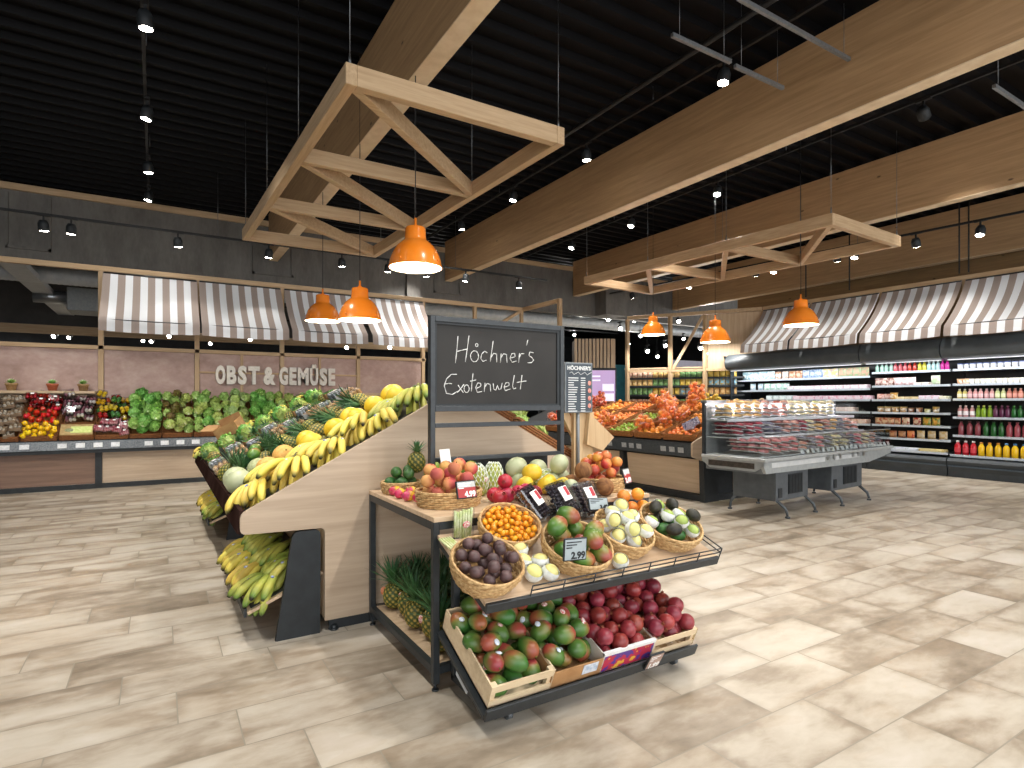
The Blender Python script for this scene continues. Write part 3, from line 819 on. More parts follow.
MEL_W = mat('honeydew', 'a8b088', 'b8bc98', 10, .4, vv=.1)
COC = mat('coconut_husk', '6a4426', '96683e', 40, .9, bump=.6, stretch=(1, 1, .2))
PAS = mat('passion_fruit_skin', '43302f', '5f4644', 22, .5, vv=.3, bump=.2)
AVO = mat('avocado_skin', '234a1e', '3c6a2c', 50, .5, hv=.02, vv=.3, bump=.5)
AVOD = mat('dark_avocado_skin', '1d1c16', '33301f', 50, .55, vv=.3, bump=.5)
KUM = mat('kumquat_peel', 'e29016', 'eaa322', 20, .38, hv=.02, vv=.15)
PEP_Y = mat('yellow_pepper', 'e0b010', 'ecc322', 8, .22, hv=.03, vv=.15, coat=.3)
PEP_R = mat('red_pepper', 'b81c14', 'cc2c1c', 8, .22, hv=.02, vv=.2, coat=.3)
MANGO = tmat('mango_skin', [(0, '345c24'), (.45, '4a722c'), (.68, '78783a'), (.82, '9c583a'), (1, '963e34')], .4, hv=.05, vv=.25, nz=.8, nscale=9, coat=.05)
MANGOL = tmat('light_mango_skin', [(0, '3c6424'), (.45, '58782c'), (.62, '7c7c38'), (.78, '98583a'), (1, '903e34')], .4, hv=.04, vv=.2, nz=.8, nscale=9, coat=.05)
def calyx(r):
    m = MB()
    for k in range(6):
        a = k * PI / 3; m._add([(r * .16 * math.cos(a), r * .16 * math.sin(a), r * .93), (r * .16 * math.cos(a + 1), r * .16 * math.sin(a + 1), r * .93), (r * .3 * math.cos(a + .5), r * .3 * math.sin(a + .5), r * 1.28)], [(0, 1, 2), (2, 1, 0)])
    m.lathe([(r * .24, r * .9), (r * .15, r * 1.0), (r * .20, r * 1.12)], 8, cap=False); return m.mesh('calyx', mat('calyx_brown', '7a3a28', '9a5a3a', 40, .7))
def pom_kit(r, s): return simple('pomegranate', POM, (r, r, r * .94), lambda d, th, ph: 1 + .018 * math.cos(6 * th) * math.sin(ph) + .02 * noise.noise(d * 2 + Vector((s, 0, 0))), 16, 11, [kit('calyx', calyx(r))])
POMS = [pom_kit(.045, i) for i in range(3)]
def mango_kit(s, mt, L=.062, st=None, name='mango'):
    def fn(d, th, ph): return 1 + .07 * d.x * d.z + .03 * noise.noise(d * 1.5 + Vector((s * 4, 0, 0)))
    kids = []
    if st:
        m = MB(); m.ell((0, L * .30, L * .69), (.014, .017, .005), 10, 6); kids.append(kit('sticker', m.mesh('sticker', st), label='small printed fruit sticker'))
    m2 = MB(); m2.cyl((L * .96, 0, 0), (L * 1.05, 0, .0), .004, 6); kids.append(kit('stem', m2.mesh('stem', CROWN)))
    return simple(name, mt, (L, L * .76, L * .70), fn, 16, 11, kids, tf=lambda d, th, ph: .5 + .42 * d.x + .18 * d.z)
MANGOS = [mango_kit(1, MANGO), mango_kit(2, MANGO, .06, STICK_W), mango_kit(3, MANGO, .064), mango_kit(4, MANGO, .06, STICK_R)]
MANGOSL = [mango_kit(5, MANGOL, .062), mango_kit(6, MANGOL, .060)]
AVOK = simple('avocado', AVO, (.05, .036, .036), lambda d, th, ph: 1 - .12 * d.x * (1 if d.x > 0 else .3), 12, 9)
AVOKD = simple('avocado', AVOD, (.05, .036, .036), lambda d, th, ph: 1 - .12 * d.x, 12, 9)
def dimple(d, th, ph): return 1 - .12 * math.exp(-((1 - abs(d.z)) / .06)) if d.z > 0 else 1 - .05 * math.exp(-((1 - abs(d.z)) / .05))
def stemmed(name, mt, r, tf=None, sm=GREEN_STEM, fn=dimple):
    m = MB(); m.cyl((0, 0, r * .78), (r * .06, 0, r * 1.0), r * .05, 5); return simple(name, mt, (r, r, r * .93), fn, 14, 10, [kit('stem', m.mesh('stem', sm))], tf)
PEACH = stemmed('peach', PEA, .040, lambda d, th, ph: .5 + .5 * d.y, CROWN, lambda d, th, ph: dimple(d, th, ph) - .05 * math.exp(-(th if th < PI else 2 * PI - th) ** 2 * 30) * math.sin(ph))
NECT = stemmed('nectarine', APN, .038, lambda d, th, ph: .5 + .5 * d.x, CROWN)
REDAP = stemmed('apple', APR, .036, None, CROWN)
ORANGEK = simple('orange', ORA, (.040, .040, .038), bumpy(1, .02, 2), 12, 9)
MANDK = simple('mandarin', MAN, (.034, .034, .029), dimple, 12, 9)
LEMK = simple('lemon', LEM, (.042, .031, .031), lambda d, th, ph: 1 + .16 * abs(d.x) ** 8, 12, 9)
LIMK = simple('lime', LIM, (.033, .028, .028), None, 10, 8)
KUMK = simple('kumquat', KUM, (.0165, .0135, .0135), None, 9, 7)
PASK = simple('passion_fruit', PAS, (.029, .029, .027), bumpy(4, .04, 3), 12, 9)
COCK = simple('coconut', COC, (.058, .055, .055), bumpy(2, .05, 3), 16, 12)
def melon(name, mt, r, fl=1.0, seed=1, rib=0): return simple(name, mt, (r * fl, r, r), lambda d, th, ph: 1 + .015 * noise.noise(d * 2 + Vector((seed, 0, 0))) + rib * math.cos(10 * th) * math.sin(ph), 20, 14, [kit('stalk', MB().cyl((0, 0, r * .97), (0, 0, r * 1.06), .006, 6).mesh('stalk', CROWN))])
M_CAN = melon('canary_melon', MEL_Y, .082, 1.2); M_CAT = melon('cantaloupe_melon', MEL_C, .085); M_GAL = melon('galia_melon', MEL_G, .08); M_HON = melon('honeydew_melon', MEL_W, .09, 1.15)
def pepper(mt):
    m = MB(); m.cyl((0, 0, .03), (.006, 0, .055), .005, 6); return simple('bell_pepper', mt, (.04, .04, .042), lambda d, th, ph: 1 + .09 * math.cos(3 * th) * math.sin(ph) - .25 * math.exp(-((1 - d.z) / .08)), 15, 10, [kit('stalk', m.mesh('stalk', GREEN_STEM))])
PEPY, PEPR = pepper(PEP_Y), pepper(PEP_R)
TOM = stemmed('tomato', PEP_R, .034)
# pineapple
PINE = tmat('pineapple_rind', [(0, '2f3a1c'), (.35, '4f5a26'), (.6, '98863a'), (.9, 'c0a04c'), (1, 'd6c088')], .6, hv=.04, vv=.25)
LEAF = tmat('pineapple_leaf', [(0, '5f7f4a'), (.5, '3f6a3e'), (1, '2c5034')], .5, hv=.03, vv=.25)
def pineapple_kit(s, r=.062, h=.085, crown=.20, leaves=46, nu=50, nv=34, ne=10):
    def eye(d, th, ph):
        u = th / (2 * PI) * ne; v = ph / PI * ne * .7
        a = (u + v) % 1.0; b = (u - v) % 1.0
        return (math.sin(PI * a) * math.sin(PI * b))
    m = MB(); m.ell((0, 0, 0), (r, r, h), nu, nv, lambda d, th, ph: (1 + .11 * (eye(d, th, ph) - .4)) * (1 + .10 * abs(math.sin(ph)) - .06), lambda d, th, ph: eye(d, th, ph))
    q = random.Random(s); c = MB()
    for k in range(leaves):
        f = k / leaves; a = k * 2.4 + q.uniform(-.2, .2); tilt = (1 - f) * 1.05 + .08 + q.uniform(-.06, .06); L = crown * (.45 + .55 * math.sin(PI * min(1, .25 + f * .7))) * q.uniform(.85, 1.1)
        w_ = .011; d = Vector((math.cos(a), math.sin(a), 0)); sd = Vector((-math.sin(a), math.cos(a), 0)); vs = []; ts = []
        p = Vector((0, 0, h * .90 + .02 * f)) + d * .012 * (1 - f); ang = tilt
        for j in range(6):
            t = j / 5; ww = w_ * (1 - t) ** .7 + .0005
            up = Vector((0, 0, 1)) * math.sin(ang) - d * 0
            vs += [p + sd * ww + d * -.002, p - Vector((0, 0, .003)) * (1 - t), p - sd * ww]; ts += [t, t * .6, t]
            p = p + (d * math.sin(ang) + Vector((0, 0, 1)) * math.cos(ang)) * (L / 5); ang += .10 * (1 - f)
        fs = []
        for j in range(5):
            b = j * 3; fs += [(b, b + 1, b + 4, b + 3), (b + 1, b + 2, b + 5, b + 4)]
        c._add(vs, fs, True, ts)
    return kit('pineapple', m.mesh('pineapple', PINE), [kit('leaf_crown', c.mesh('leaf_crown', LEAF), label='spiky green leaf crown')])
PINES = [pineapple_kit(i) for i in range(3)]
PINEL = pineapple_kit(9, .055, .07, .085, 22, 36, 24, 9)
# leafy heads
LETM = tmat('lettuce_leaf', [(0, '789448'), (.35, '9ab45a'), (.6, 'b6c67c'), (.85, 'e4e8cc')], .45, hv=.05, vv=.3, nz=.3, nscale=18)
LETD = tmat('savoy_leaf', [(0, '56803a'), (.35, '72a848'), (.6, 'a8cc7c'), (.85, 'dfe8cc')], .4, hv=.04, vv=.3, nz=.3, nscale=18)
LETR = tmat('red_lettuce_leaf', [(0, '4a2a1c'), (.4, '6a5a2a'), (.7, '7f9a3c'), (1, 'b5c878')], .45, hv=.05, vv=.3, nz=.5, nscale=16)
LETC = tmat('pale_cabbage_leaf', [(0, '7f9a58'), (.5, 'a5bb78'), (1, 'd5dcb0')], .45, hv=.04, vv=.2, nz=.3, nscale=12)
def leafy(name, mt, r, seed, wave=.22):
    m = MB(); o = Vector((seed * 2.3, seed, 0)); q = random.Random(seed)
    m.ell((0, 0, 0), (r * .8, r * .8, r * .7), 16, 11, lambda d, th, ph: 1 + .1 * noise.noise(d * 3 + o), lambda d, th, ph: .55 + .4 * noise.noise(d * 3 + o))
    for k in range(15):
        a = k * 2.4; el = R(5 + 75 * (k / 15)); u = Vector((math.cos(a), math.sin(a), 0)); z = Vector((0, 0, 1)); sd = Vector((-math.sin(a), math.cos(a), 0))
        n1 = (u * math.cos(el) + z * math.sin(el)); n2 = (u * -math.sin(el) + z * math.cos(el))
        vs = []; ts = []
        for i in range(6):
            for j in range(7):
                s_ = (j - 3) / 3; t = i / 5; wd = math.sin(PI * (.15 + .75 * t)) * r * .75
                rr = r * (.72 + .42 * t * t + .5 * wave * t * math.sin(j * 2.6 + k + i))
                p = n1 * rr * math.cos(s_ * .5) + sd * s_ * wd + n2 * (t - .45) * r * 1.15
                p += n1 * (wave * r * .6 * math.sin(j * 2.2 + k * 1.3) * t); vs.append(p); ts.append(.25 + .6 * (1 - abs(s_)) * (1 - t) + .25 * t * q.random())
        fs = [(i * 7 + j, i * 7 + j + 1, (i + 1) * 7 + j + 1, (i + 1) * 7 + j) for i in range(5) for j in range(6)]
        m._add(vs, fs, True, ts)
    return kit(name, m.mesh(name, mt))
LETS = [leafy('lettuce', LETM, .085, i) for i in range(3)]; SAVOY = [leafy('savoy_cabbage', LETD, .095, 5 + i) for i in range(2)]
LETRS = [leafy('lettuce', LETR, .075, 9), leafy('lettuce', LETR, .075, 11)]; CABB = leafy('white_cabbage', LETC, .09, 14, .05)
# clear film: glossy and see-through
def clear(name, tint='f4f6f8', a=.25, rough=.08):
    if name in _mc: return _mc[name]
    n = N(name); t = n.t; gl = t.nodes.new('ShaderNodeBsdfGlossy'); gl.inputs['Roughness'].default_value = rough
    tr = t.nodes.new('ShaderNodeBsdfTransparent'); tr.inputs[0].default_value = lin(tint); mx = t.nodes.new('ShaderNodeMixShader')
    fr = t.nodes.new('ShaderNodeFresnel'); fr.inputs[0].default_value = 1.25
    ml = t.nodes.new('ShaderNodeMath'); ml.operation = 'MULTIPLY_ADD'; ml.inputs[1].default_value = .22; ml.inputs[2].default_value = a * .22
    t.links.new(fr.outputs[0], ml.inputs[0]); t.links.new(ml.outputs[0], mx.inputs[0]); t.links.new(tr.outputs[0], mx.inputs[1]); t.links.new(gl.outputs[0], mx.inputs[2])
    t.links.new(mx.outputs[0], t.nodes['Material Output'].inputs[0]); t.nodes.remove(n.b)
    _mc[name] = n.m; return n.m
FILM = clear('clear_film'); GLASS = clear('clear_glass', 'fafcfb', .10, .02); PINKNET = clear('pink_net', 'f0c8c0', .9, .5)
# net of mandarins: fruit seen through a pinkish net with a paper band
def net_kit(fruit, seed, band, n=9, R_=.095):
    q = random.Random(seed); kids = []; P = heap_pos(.19, .15, n, .034, seed, 30, True, 9)
    for p in P: kids.append(kit(fruit[0], fruit[1], M=TR(p[0], p[1], p[2], q.random() * 3, q.random() * 3, 0)))
    m = MB()
    zt = max(p[2] for p in P) + .037
    NZ = 6; NU = 10; ring = []
    for k in range(NZ + 1):
        t = k / NZ; rr = math.sin(PI * (.12 + .80 * t)) ** .6; ring.append([(.10 * rr * math.cos(2 * PI * i / NU), .082 * rr * math.sin(2 * PI * i / NU), .004 + t * (zt)) for i in range(NU)])
    for k in range(NZ):
        for i in range(NU):
            j = (i + (1 if k % 2 else -1)) % NU
            m.tube([ring[k][i], ring[k + 1][j]], .0012, 3)
    kids.append(kit('net', m.mesh('net', mat('net_thread', 'f0a488', rough=.3))))
    b = MB(); b.box((0, -.05, zt * .62), (.10, .012, .05), (.9, 0, .2), .003); kids.append(kit('paper_band', b.mesh('paper_band', band), label='printed paper band of the net'))
    return kit('fruit_net', None, kids)
BAND_P = mat('pink_band', 'd98a86', 'f0d8d4', 60, .5); BAND_B = mat('blue_band', '33335c', 'c8c8dc', 50, .5)
NETM = [net_kit(MANDK, 1, BAND_P), net_kit(MANDK, 2, BAND_P)]
NETR = [net_kit(REDAP, 3, BAND_P), net_kit(REDAP, 4, mat('white_band', 'e2dcd6', 'b04038', 50, .5))]
# packets
def pouch_kit(name, w_, h_, d_, mt, lab=None, labm=None):
    m = MB(); nx, nz = 8, 8; vs = []; 
    for side in (-1, 1):
        for j in range(nz + 1):
            for i in range(nx + 1):
                a = i / nx; b = j / nz; th = d_ / 2 * (max(0, math.sin(PI * a)) ** .5) * (max(0, math.sin(PI * b)) ** .45) * (1.15 - .3 * b)
                vs.append(((a - .5) * w_, side * th, b * h_))
    o = (nx + 1) * (nz + 1); fs = []
    for j in range(nz):
        for i in range(nx):
            p = j * (nx + 1) + i; fs.append((p, p + 1, p + nx + 2, p + nx + 1)); fs.append((o + p, o + p + nx + 1, o + p + nx + 2, o + p + 1))
    m._add(vs, fs, True)
    kids = []
    if lab:
        l = MB(); l.box((0, -d_ / 2 - .001, h_ * .5), (w_ * .5, .002, h_ * .35)); kids.append(kit('label', l.mesh('label', labm or PAPER)))
    return kit(name, m.mesh(name, mt), kids)
def pack(c, c2, sc_=30): return mat('pack_' + c + c2, c, c2, sc_, .3, vv=.15, lo=.42, hi=.58, coat=.2)
# punnet: tray, contents and lid
def punnet_kit(name, w_, d_, h_, bits, traym, seed=0, label=True, labm=None):
    m = MB(); t = .0025; hh = h_; h_ = h_ * (.18 if name == 'meat_pack' else 1)
    m.b2((-w_/2, -d_/2, 0), (w_/2, d_/2, t)); m.b2((-w_/2, -d_/2, 0), (-w_/2 + t, d_/2, h_)); m.b2((w_/2 - t, -d_/2, 0), (w_/2, d_/2, h_)); m.b2((-w_/2, -d_/2, 0), (w_/2, -d_/2 + t, h_)); m.b2((-w_/2, d_/2 - t, 0), (w_/2, d_/2, h_))
    kids = [kit('tray', m.mesh('tray', traym))]; h_ = hh
    c = MB(); q = random.Random(seed); mats = bits[0]; r = bits[1]
    nx = max(1, int(w_ / (2 * r))); ny = max(1, int(d_ / (2 * r)))
    for i in range(nx):
        for j in range(ny):
            c.cur = q.randrange(len(mats)); c.ell(((i + .5) * w_ / nx - w_/2, (j + .5) * d_ / ny - d_/2, h_ * .62), (w_ / nx * .5, d_ / ny * .5, h_ * .50 * q.uniform(.8, 1.1)), 8, 6)
    f = kit('contents', c.mesh('contents', mats)); kids.append(f)
    l = MB(); l.b2((-w_/2, -d_/2, h_ * 1.12), (w_/2, d_/2, h_ * 1.12 + .001)); kids.append(kit('film', l.mesh('film', FILM)))
    if label: 
        l = MB(); l.box((w_ * .1, d_ * .1, h_ * 1.16), (w_ * .3, d_ * .3, .0015)); kids.append(kit('label', l.mesh('label', labm or PAPER)))
    return kit(name, None, kids)
# wicker: wavy ropes stacked in an oval
WICK = mat('wicker', 'a8804e', 'd2b07c', 60, .7, vv=.1, bump=.4)
WICKD = mat('wicker_brown', '7a4a26', 'a0683a', 60, .7, vv=.15, bump=.4)
def basket_mesh(rx, ry, h, rows=7, flare=.86, mt=None):
    """returns (wall, rim, base) meshes"""
    mt = mt or WICK; wl = MB(); rp = h / rows / 2 * 1.12; n = 56
    for k in range(rows):
        f = flare + (1 - flare) * math.sin(PI / 2 * (k + .5) / rows); z = h * (k + .5) / rows; ph = (k % 2) * PI
        wl.tube([((rx * f + .0035 * math.cos(14 * 2 * PI * i / n + ph)) * math.cos(2 * PI * i / n), (ry * f + .0035 * math.cos(14 * 2 * PI * i / n + ph)) * math.sin(2 * PI * i / n), z + .0015 * math.sin(28 * PI * i / n + ph)) for i in range(n)], rp, 5, True)
    rim = MB(); rim.tube([(rx * math.cos(2 * PI * i / 40), ry * math.sin(2 * PI * i / 40), h) for i in range(40)], .0065, 6, True)
    rim.tube([((rx + .004 * math.cos(i * .9)) * math.cos(2 * PI * i / 120), (ry + .004 * math.cos(i * .9)) * math.sin(2 * PI * i / 120), h + .005 * math.sin(i * .9)) for i in range(120)], .0028, 4, True)
    bs = MB(); bs.lathe([(0, .002), (flare * .98, .002), (flare * .98, .008), (0, .008)], 32, sx=rx, sy=ry, cap=False)
    return wl.mesh('basket_wall', mt), rim.mesh('basket_rim', mt), bs.mesh('basket_base', mt)
def basket(M, rx, ry, h, label, rows=7, flare=.86, group='wicker baskets of exotic fruit', mt=None):
    a = basket_mesh(rx, ry, h, rows, flare, mt); o = empty('wicker_basket', M=M, label=label, cat='basket', group=group)
    obj('woven_wall', a[0], o); obj('rim', a[1], o); obj('base', a[2], o); return o
# crate of wicker strips used on the counters (rectangular)
def wcrate_kit(w_, d_, h_, mt=None):
    m = MB(); n = max(3, int(h_ / .018)); mt = mt or WICKD
    for k in range(n):
        z = h_ * (k + .5) / n; rr = h_ / n * .5; pts = []
        per = [(-w_/2, -d_/2), (w_/2, -d_/2), (w_/2, d_/2), (-w_/2, d_/2)]
        for e in range(4):
            a, b = Vector(per[e]), Vector(per[(e + 1) % 4]); L = (b - a).length; c = max(4, int(L / .035)); nn = Vector((b.y - a.y, a.x - b.x)).normalized()
            for i in range(c): p = a.lerp(b, (i + .5) / c) + nn * .003 * (1 if (i + k) % 2 else -1); pts.append((p.x, p.y, z))
        m.tube(pts, rr, 4, True)
    b = MB(); b.b2((-w_/2, -d_/2, 0), (w_/2, d_/2, .006))
    r = MB(); r.tube([(-w_/2, -d_/2, h_), (w_/2, -d_/2, h_), (w_/2, d_/2, h_), (-w_/2, d_/2, h_)], .008, 6, True)
    return kit('wicker_crate', None, [kit('woven_wall', m.mesh('woven_wall', mt)), kit('base', b.mesh('base', mt)), kit('rim', r.mesh('rim', mt))])
# ============================================================ banana island
TH = math.atan(.543)
def rounded(pts, r=.03, seg=4):
    """round the corners of a polygon; pts are (x, y, True/False round)"""
    out = []; n = len(pts)
    for i in range(n):
        p = Vector(pts[i][:2]); 
        if not pts[i][2]: out.append(tuple(p)); continue
        a = Vector(pts[i - 1][:2]) - p; b = Vector(pts[(i + 1) % n][:2]) - p
        rr = min(r, a.length * .45, b.length * .45); a = p + a.normalized() * rr; b = p + b.normalized() * rr
        for k in range(seg + 1):
            t = k / seg; out.append(tuple(a * (1 - t) ** 2 + p * 2 * t * (1 - t) + b * t * t))
    return out
PX = 1.80   # ridge
def mir(pts): return [(2 * PX - x, z, r) for x, z, r in reversed(pts)]
left = [(.89, .07, False), (.89, .655, True), (.405, .665, True), (.405, .785, True), (PX - .03, 1.525, True)]
poly = rounded(left + mir(left), .035)
root = empty('fruit_island', (0, 0, 0), 0, 'sloping wooden fruit island loaded with bananas and melons', 'display')
for y in (3.72, 8.42):
    m = MB(); m.prism(poly, y, y + .03, 'y')
    part('end_panel', m, PANEL, root)
m = MB(); m.prism([(.89, .08), (.89, .70), (.43, .70), (.43, .735), (PX - .02, 1.475), (PX + .02, 1.475), (2 * PX - .43, .735), (2 * PX - .43, .70), (2 * PX - .89, .70), (2 * PX - .89, .08)], 3.75, 8.42, 'y')
part('body', m, PANELY, root)
m = MB(); m.b2((1.0, 3.76, .0), (2 * PX - 1.0, 8.40, .08)); m.b2((.92, 3.745, .0), (2 * PX - .92, 3.76, .075)); part('plinth', m, METALF, root)
for sgn in (0, 1):
    f = (lambda x: 2 * PX - x) if sgn else (lambda x: x)
    m = MB(); m.prism([(f(.435), .738), (f(PX - .03), 1.4785), (f(PX - .03), 1.485), (f(.435), .745)], 3.752, 8.418, 'y'); part('liner', m, TRAYM, root)
    m = MB(); m.prism([(f(.39), .67), (f(.41), .66), (f(.43), .80), (f(.405), .80)], 3.752, 8.418, 'y'); part('front_lip', m, mat('dark_gloss', '2a1c18', '382824', 3, .75, 0, 0), root)
    for y0 in (3.72, 5.30, 6.70, 8.27):
        m = MB(); m.prism(rounded([(f(.60), 0, False), (f(.86), 0, False), (f(.865), .648, True), (f(.70), .648, True)], .04), y0 + .001, y0 + .034, 'y')
        part('foot', m, METALF, root)
    for (ya, yb) in ((3.76, 5.29), (6.74, 8.26)):
        m = MB(); m.bar((f(.45), (ya + yb) / 2, .185), (f(.885), (ya + yb) / 2, .365), yb - ya, .018); part('lower_shelf', m, SHELFY, root)
        m = MB(); m.b2((min(f(.43), f(.445)), ya, .165), (max(f(.43), f(.445)), yb, .215)); part('shelf_lip', m, METALF, root)
        m = MB(); m.bar((f(.47), (ya + yb) / 2, .205), (f(.88), (ya + yb) / 2, .375), yb - ya - .06, .008); part('shelf_liner', m, TRAYM, root)
for x in (.95, 2.6):
    m = MB(); m.cyl((x, 3.735, 0), (x, 3.735, .03), .018, 10); m.cyl((x, 3.735, .0), (x, 3.735, .012), .028, 10); part('levelling_foot', m, METAL, root)
SL = Matrix.Translation((.44, 0, .752)) @ Matrix.Rotation(-TH, 4, 'Y')
def sl(s, y, h=0, rz=0, rx=0, ry=0, sc_=1):
    return SL @ TR(s, y, h, rx, ry, rz, sc_)
# bananas on the strip nearest the end panel: (distance up the slope, y, turn, kit, scale)
bl = [(.20, 4.08, 2.45, 2), (.40, 4.24, 2.35, 0), (.44, 3.98, 2.6, 1), (.68, 4.20, 2.2, 3), (.72, 3.98, 2.45, 0), (.98, 4.10, 2.3, 1), (1.10, 3.96, 2.5, 2),
      (1.34, 4.16, 2.2, 0), (1.44, 4.0, 2.5, 1)]
nm = colrow([(b[0], 0) for b in bl], 1)
for i, (s, y, rz, k) in enumerate(bl):
    kk = BUNCHG[i % 3] if s > 1.2 else BUNCH[k]
    spawn(kk, sl(s, y + .06, .075 + (.03 if i % 3 == 2 else 0), rz + rnd.uniform(-.25, .25), rnd.uniform(-.1, .1), rnd.uniform(-.2, .2), 1.36), ('greenish' if s > 1.2 else 'ripe yellow') + ' banana bunch along the island end panel, %s up the slope' % nm[i].replace(' from left', ''), 'bananas', 'banana bunches on the island slope')
# lower banana shelves
LS = Matrix.Translation((.47, 0, .21)) @ Matrix.Rotation(-math.atan(.415), 4, 'Y')
for j, (ya, txt) in enumerate(((3.95, 'near'), (6.95, 'far'))):
    g = []
    for r_ in range(4):
        for c in range(2): g.append((.20 + .17 * c, ya - .02 + r_ * .33))
    for i, (s, y) in enumerate(g):
        spawn(BUNCHG[(i + j) % 3] if i % 2 else bunch_kit(60 + i, 6, BANG) if i == 0 else BUNCH[i % 4], LS @ TR(s, y, .06 + (.04 if i % 2 else 0), 0, 0, 1.75 + rnd.uniform(-.35, .35), 1.38), 'half green banana bunch on the %s low shelf, %s pair from the camera, %s one' % (txt, ORD(i // 2), 'inner' if i % 2 else 'outer'), 'bananas', 'banana bunches on the %s low shelf' % txt)
# melons
ml = [(.10, 4.52, M_HON, 'pale honeydew melon'), (.10, 4.72, M_HON, 'pale honeydew melon'), (.26, 4.62, M_GAL, 'grey green galia melon'), (.30, 4.42, M_CAT, 'tan cantaloupe melon'), (.45, 4.56, M_CAT, 'tan cantaloupe melon'),
      (.50, 4.38, MEL_Y, 'x'), (.64, 4.44, M_CAN, 'bright yellow canary melon'), (.66, 4.66, M_CAN, 'bright yellow canary melon'), (.86, 4.50, M_CAN, 'bright yellow canary melon'), (1.02, 4.40, M_CAN, 'bright yellow canary melon'),
      (1.03, 4.62, M_CAN, 'bright yellow canary melon'), (1.22, 4.52, M_CAN, 'bright yellow canary melon'), (1.38, 4.42, M_CAN, 'bright yellow canary melon'), (1.42, 4.62, M_CAN, 'bright yellow canary melon')]
ml = [q_ for q_ in ml if q_[3] != 'x']
nm = colrow([(q_[0], 0) for q_ in ml], 1)
for i, (s, y, k, t) in enumerate(ml):
    spawn(k, sl(s, y, .085, rnd.uniform(0, 3), rnd.uniform(.6, 1.6)), t + ' on the island slope, %s going up from the low edge' % nm[i].replace(' from left', ''), 'melon', 'melons on the island slope')
# a big melon at the crest and wicker dividers
# pineapples lying with the crown down-slope
pl = [(s, y) for y in (4.92, 5.22) for s in (.10, .34, .58, .82, 1.06, 1.30)]
for i, (s, y) in enumerate(pl):
    spawn(PINES[i % 3], sl(s + rnd.uniform(-.02, .02), y, .07 + (0 if i < 6 else .02), rnd.uniform(-.5, .5), 0, -1.25 if i % 6 > 1 else 1.1, .95), 'pineapple lying on the island slope, %s row, %s from the low edge' % ('near' if i < 6 else 'far', ORD(i % 6)), 'pineapple', 'pineapples on the island slope')
sl_n = [mango_kit(31, MANGOL, .06, None, 'papaya')]
for i, (s, y) in enumerate(((.30, 4.83), (.34, 5.05))): spawn(sl_n[0], sl(s, y, .17, 1, .3), 'red and yellow papaya on top of the pineapples, %s one' % ('nearer' if i == 0 else 'farther'), 'papaya')
NUT = [mat('walnut_brown', 'a07c50', 'bc9464', 40, .7), mat('peanut_tan', 'c8a274', 'd8b88c', 40, .7)]
P_NUT = punnet_kit('nut_bag', .17, .13, .07, (NUT, .018), clear('bag_film', 'f6f6f6', .3), 3, False)
P_DATE = punnet_kit('date_box', .16, .12, .05, ([mat('date_brown', '8a6440', 'a88458', 30, .5), NUT[0]], .016), WHITE, 4, False)
P_GREY = punnet_kit('grape_box', .17, .13, .07, ([mat('grape_dark', 'a8aab0', 'c4c6cc', 30, .3), mat('grape_pale', 'a8b08a', 'c2c8a8', 30, .3)], .014), clear('box_film', 'eef2f4', .8), 5)
P_HERB = punnet_kit('cress_tray', .15, .12, .06, ([mat('cress_green', '3f8a22', '66b03a', 60, .5), mat('cress_dark', '2f6a1c', '4a8a2c', 60, .5)], .011), CARD, 6, False)
for j, (y0, k, t, g) in enumerate(((5.52, P_NUT, 'clear bag of nuts', 'nut bags'), (5.70, P_NUT, 'clear bag of nuts', 'nut bags'), (5.88, P_DATE, 'box of brown dates', 'date boxes'), (6.06, P_GREY, 'film wrapped box of grapes', 'grape boxes'), (6.24, P_GREY, 'film wrapped box of grapes', 'grape boxes'), (6.42, P_HERB, 'tray of green cress', 'cress trays'))):
    for i in range(8):
        spawn(k, sl(.08 + i * .185, y0, .03 + .05 * (i % 2) + .02 * (j % 2), PI / 2 + rnd.uniform(-.15, .15), 0, 0), '%s on the island, %s row behind pineapples, %s from low edge' % (t, ORD(j), ORD(i)), g[:-1].split()[-1], g + ' on the island slope')
for j, (y0, ks, t, g) in enumerate(((6.70, [PINEL], 'small green pineapple', 'pineapple'), (6.98, LETS, 'green lettuce head', 'lettuce'), (7.22, SAVOY, 'dark green savoy head', 'cabbage'), (7.46, LETRS, 'brownish lettuce head', 'lettuce'))):
    for i in range(7):
        spawn(ks[i % len(ks)], sl(.10 + i * .21, y0 + rnd.uniform(-.02, .02), .08, rnd.uniform(0, 6), rnd.uniform(-.3, .3), -.9 if ks[0] is PINEL else 0, 1), '%s far up the island slope, %s from the low edge' % (t, ORD(i)), g, g + ' row on the far island slope')
for i in range(10):
    s = .10 + (i % 5) * .30; y = 7.74 + (i // 5) * .30
    spawn(BUNCH[i % 4] if i % 2 else BUNCHG[i % 3], sl(s, y, .09, 2.9 + rnd.uniform(-.5, .5)), 'banana bunch at the far end of the island, %s row, %s from the low edge' % ('near' if i < 5 else 'far', ORD(i % 5)), 'bananas', 'banana bunches at the far end of the island')
m = MB(); w_, d_, h_ = .34, .26, .14
m.b2((-w_/2, -d_/2, 0), (w_/2, d_/2, .006)); m.b2((-w_/2, -d_/2, 0), (-w_/2 + .006, d_/2, h_)); m.b2((w_/2 - .006, -d_/2, 0), (w_/2, d_/2, h_ * 1.4)); m.b2((-w_/2, -d_/2, 0), (w_/2, -d_/2 + .006, h_)); m.b2((-w_/2, d_/2 - .006, 0), (w_/2, d_/2, h_))
fl_ = MB(); fl_.bar((0, d_/2, h_), (0, d_/2 + .12, h_ + .06), w_, .005)
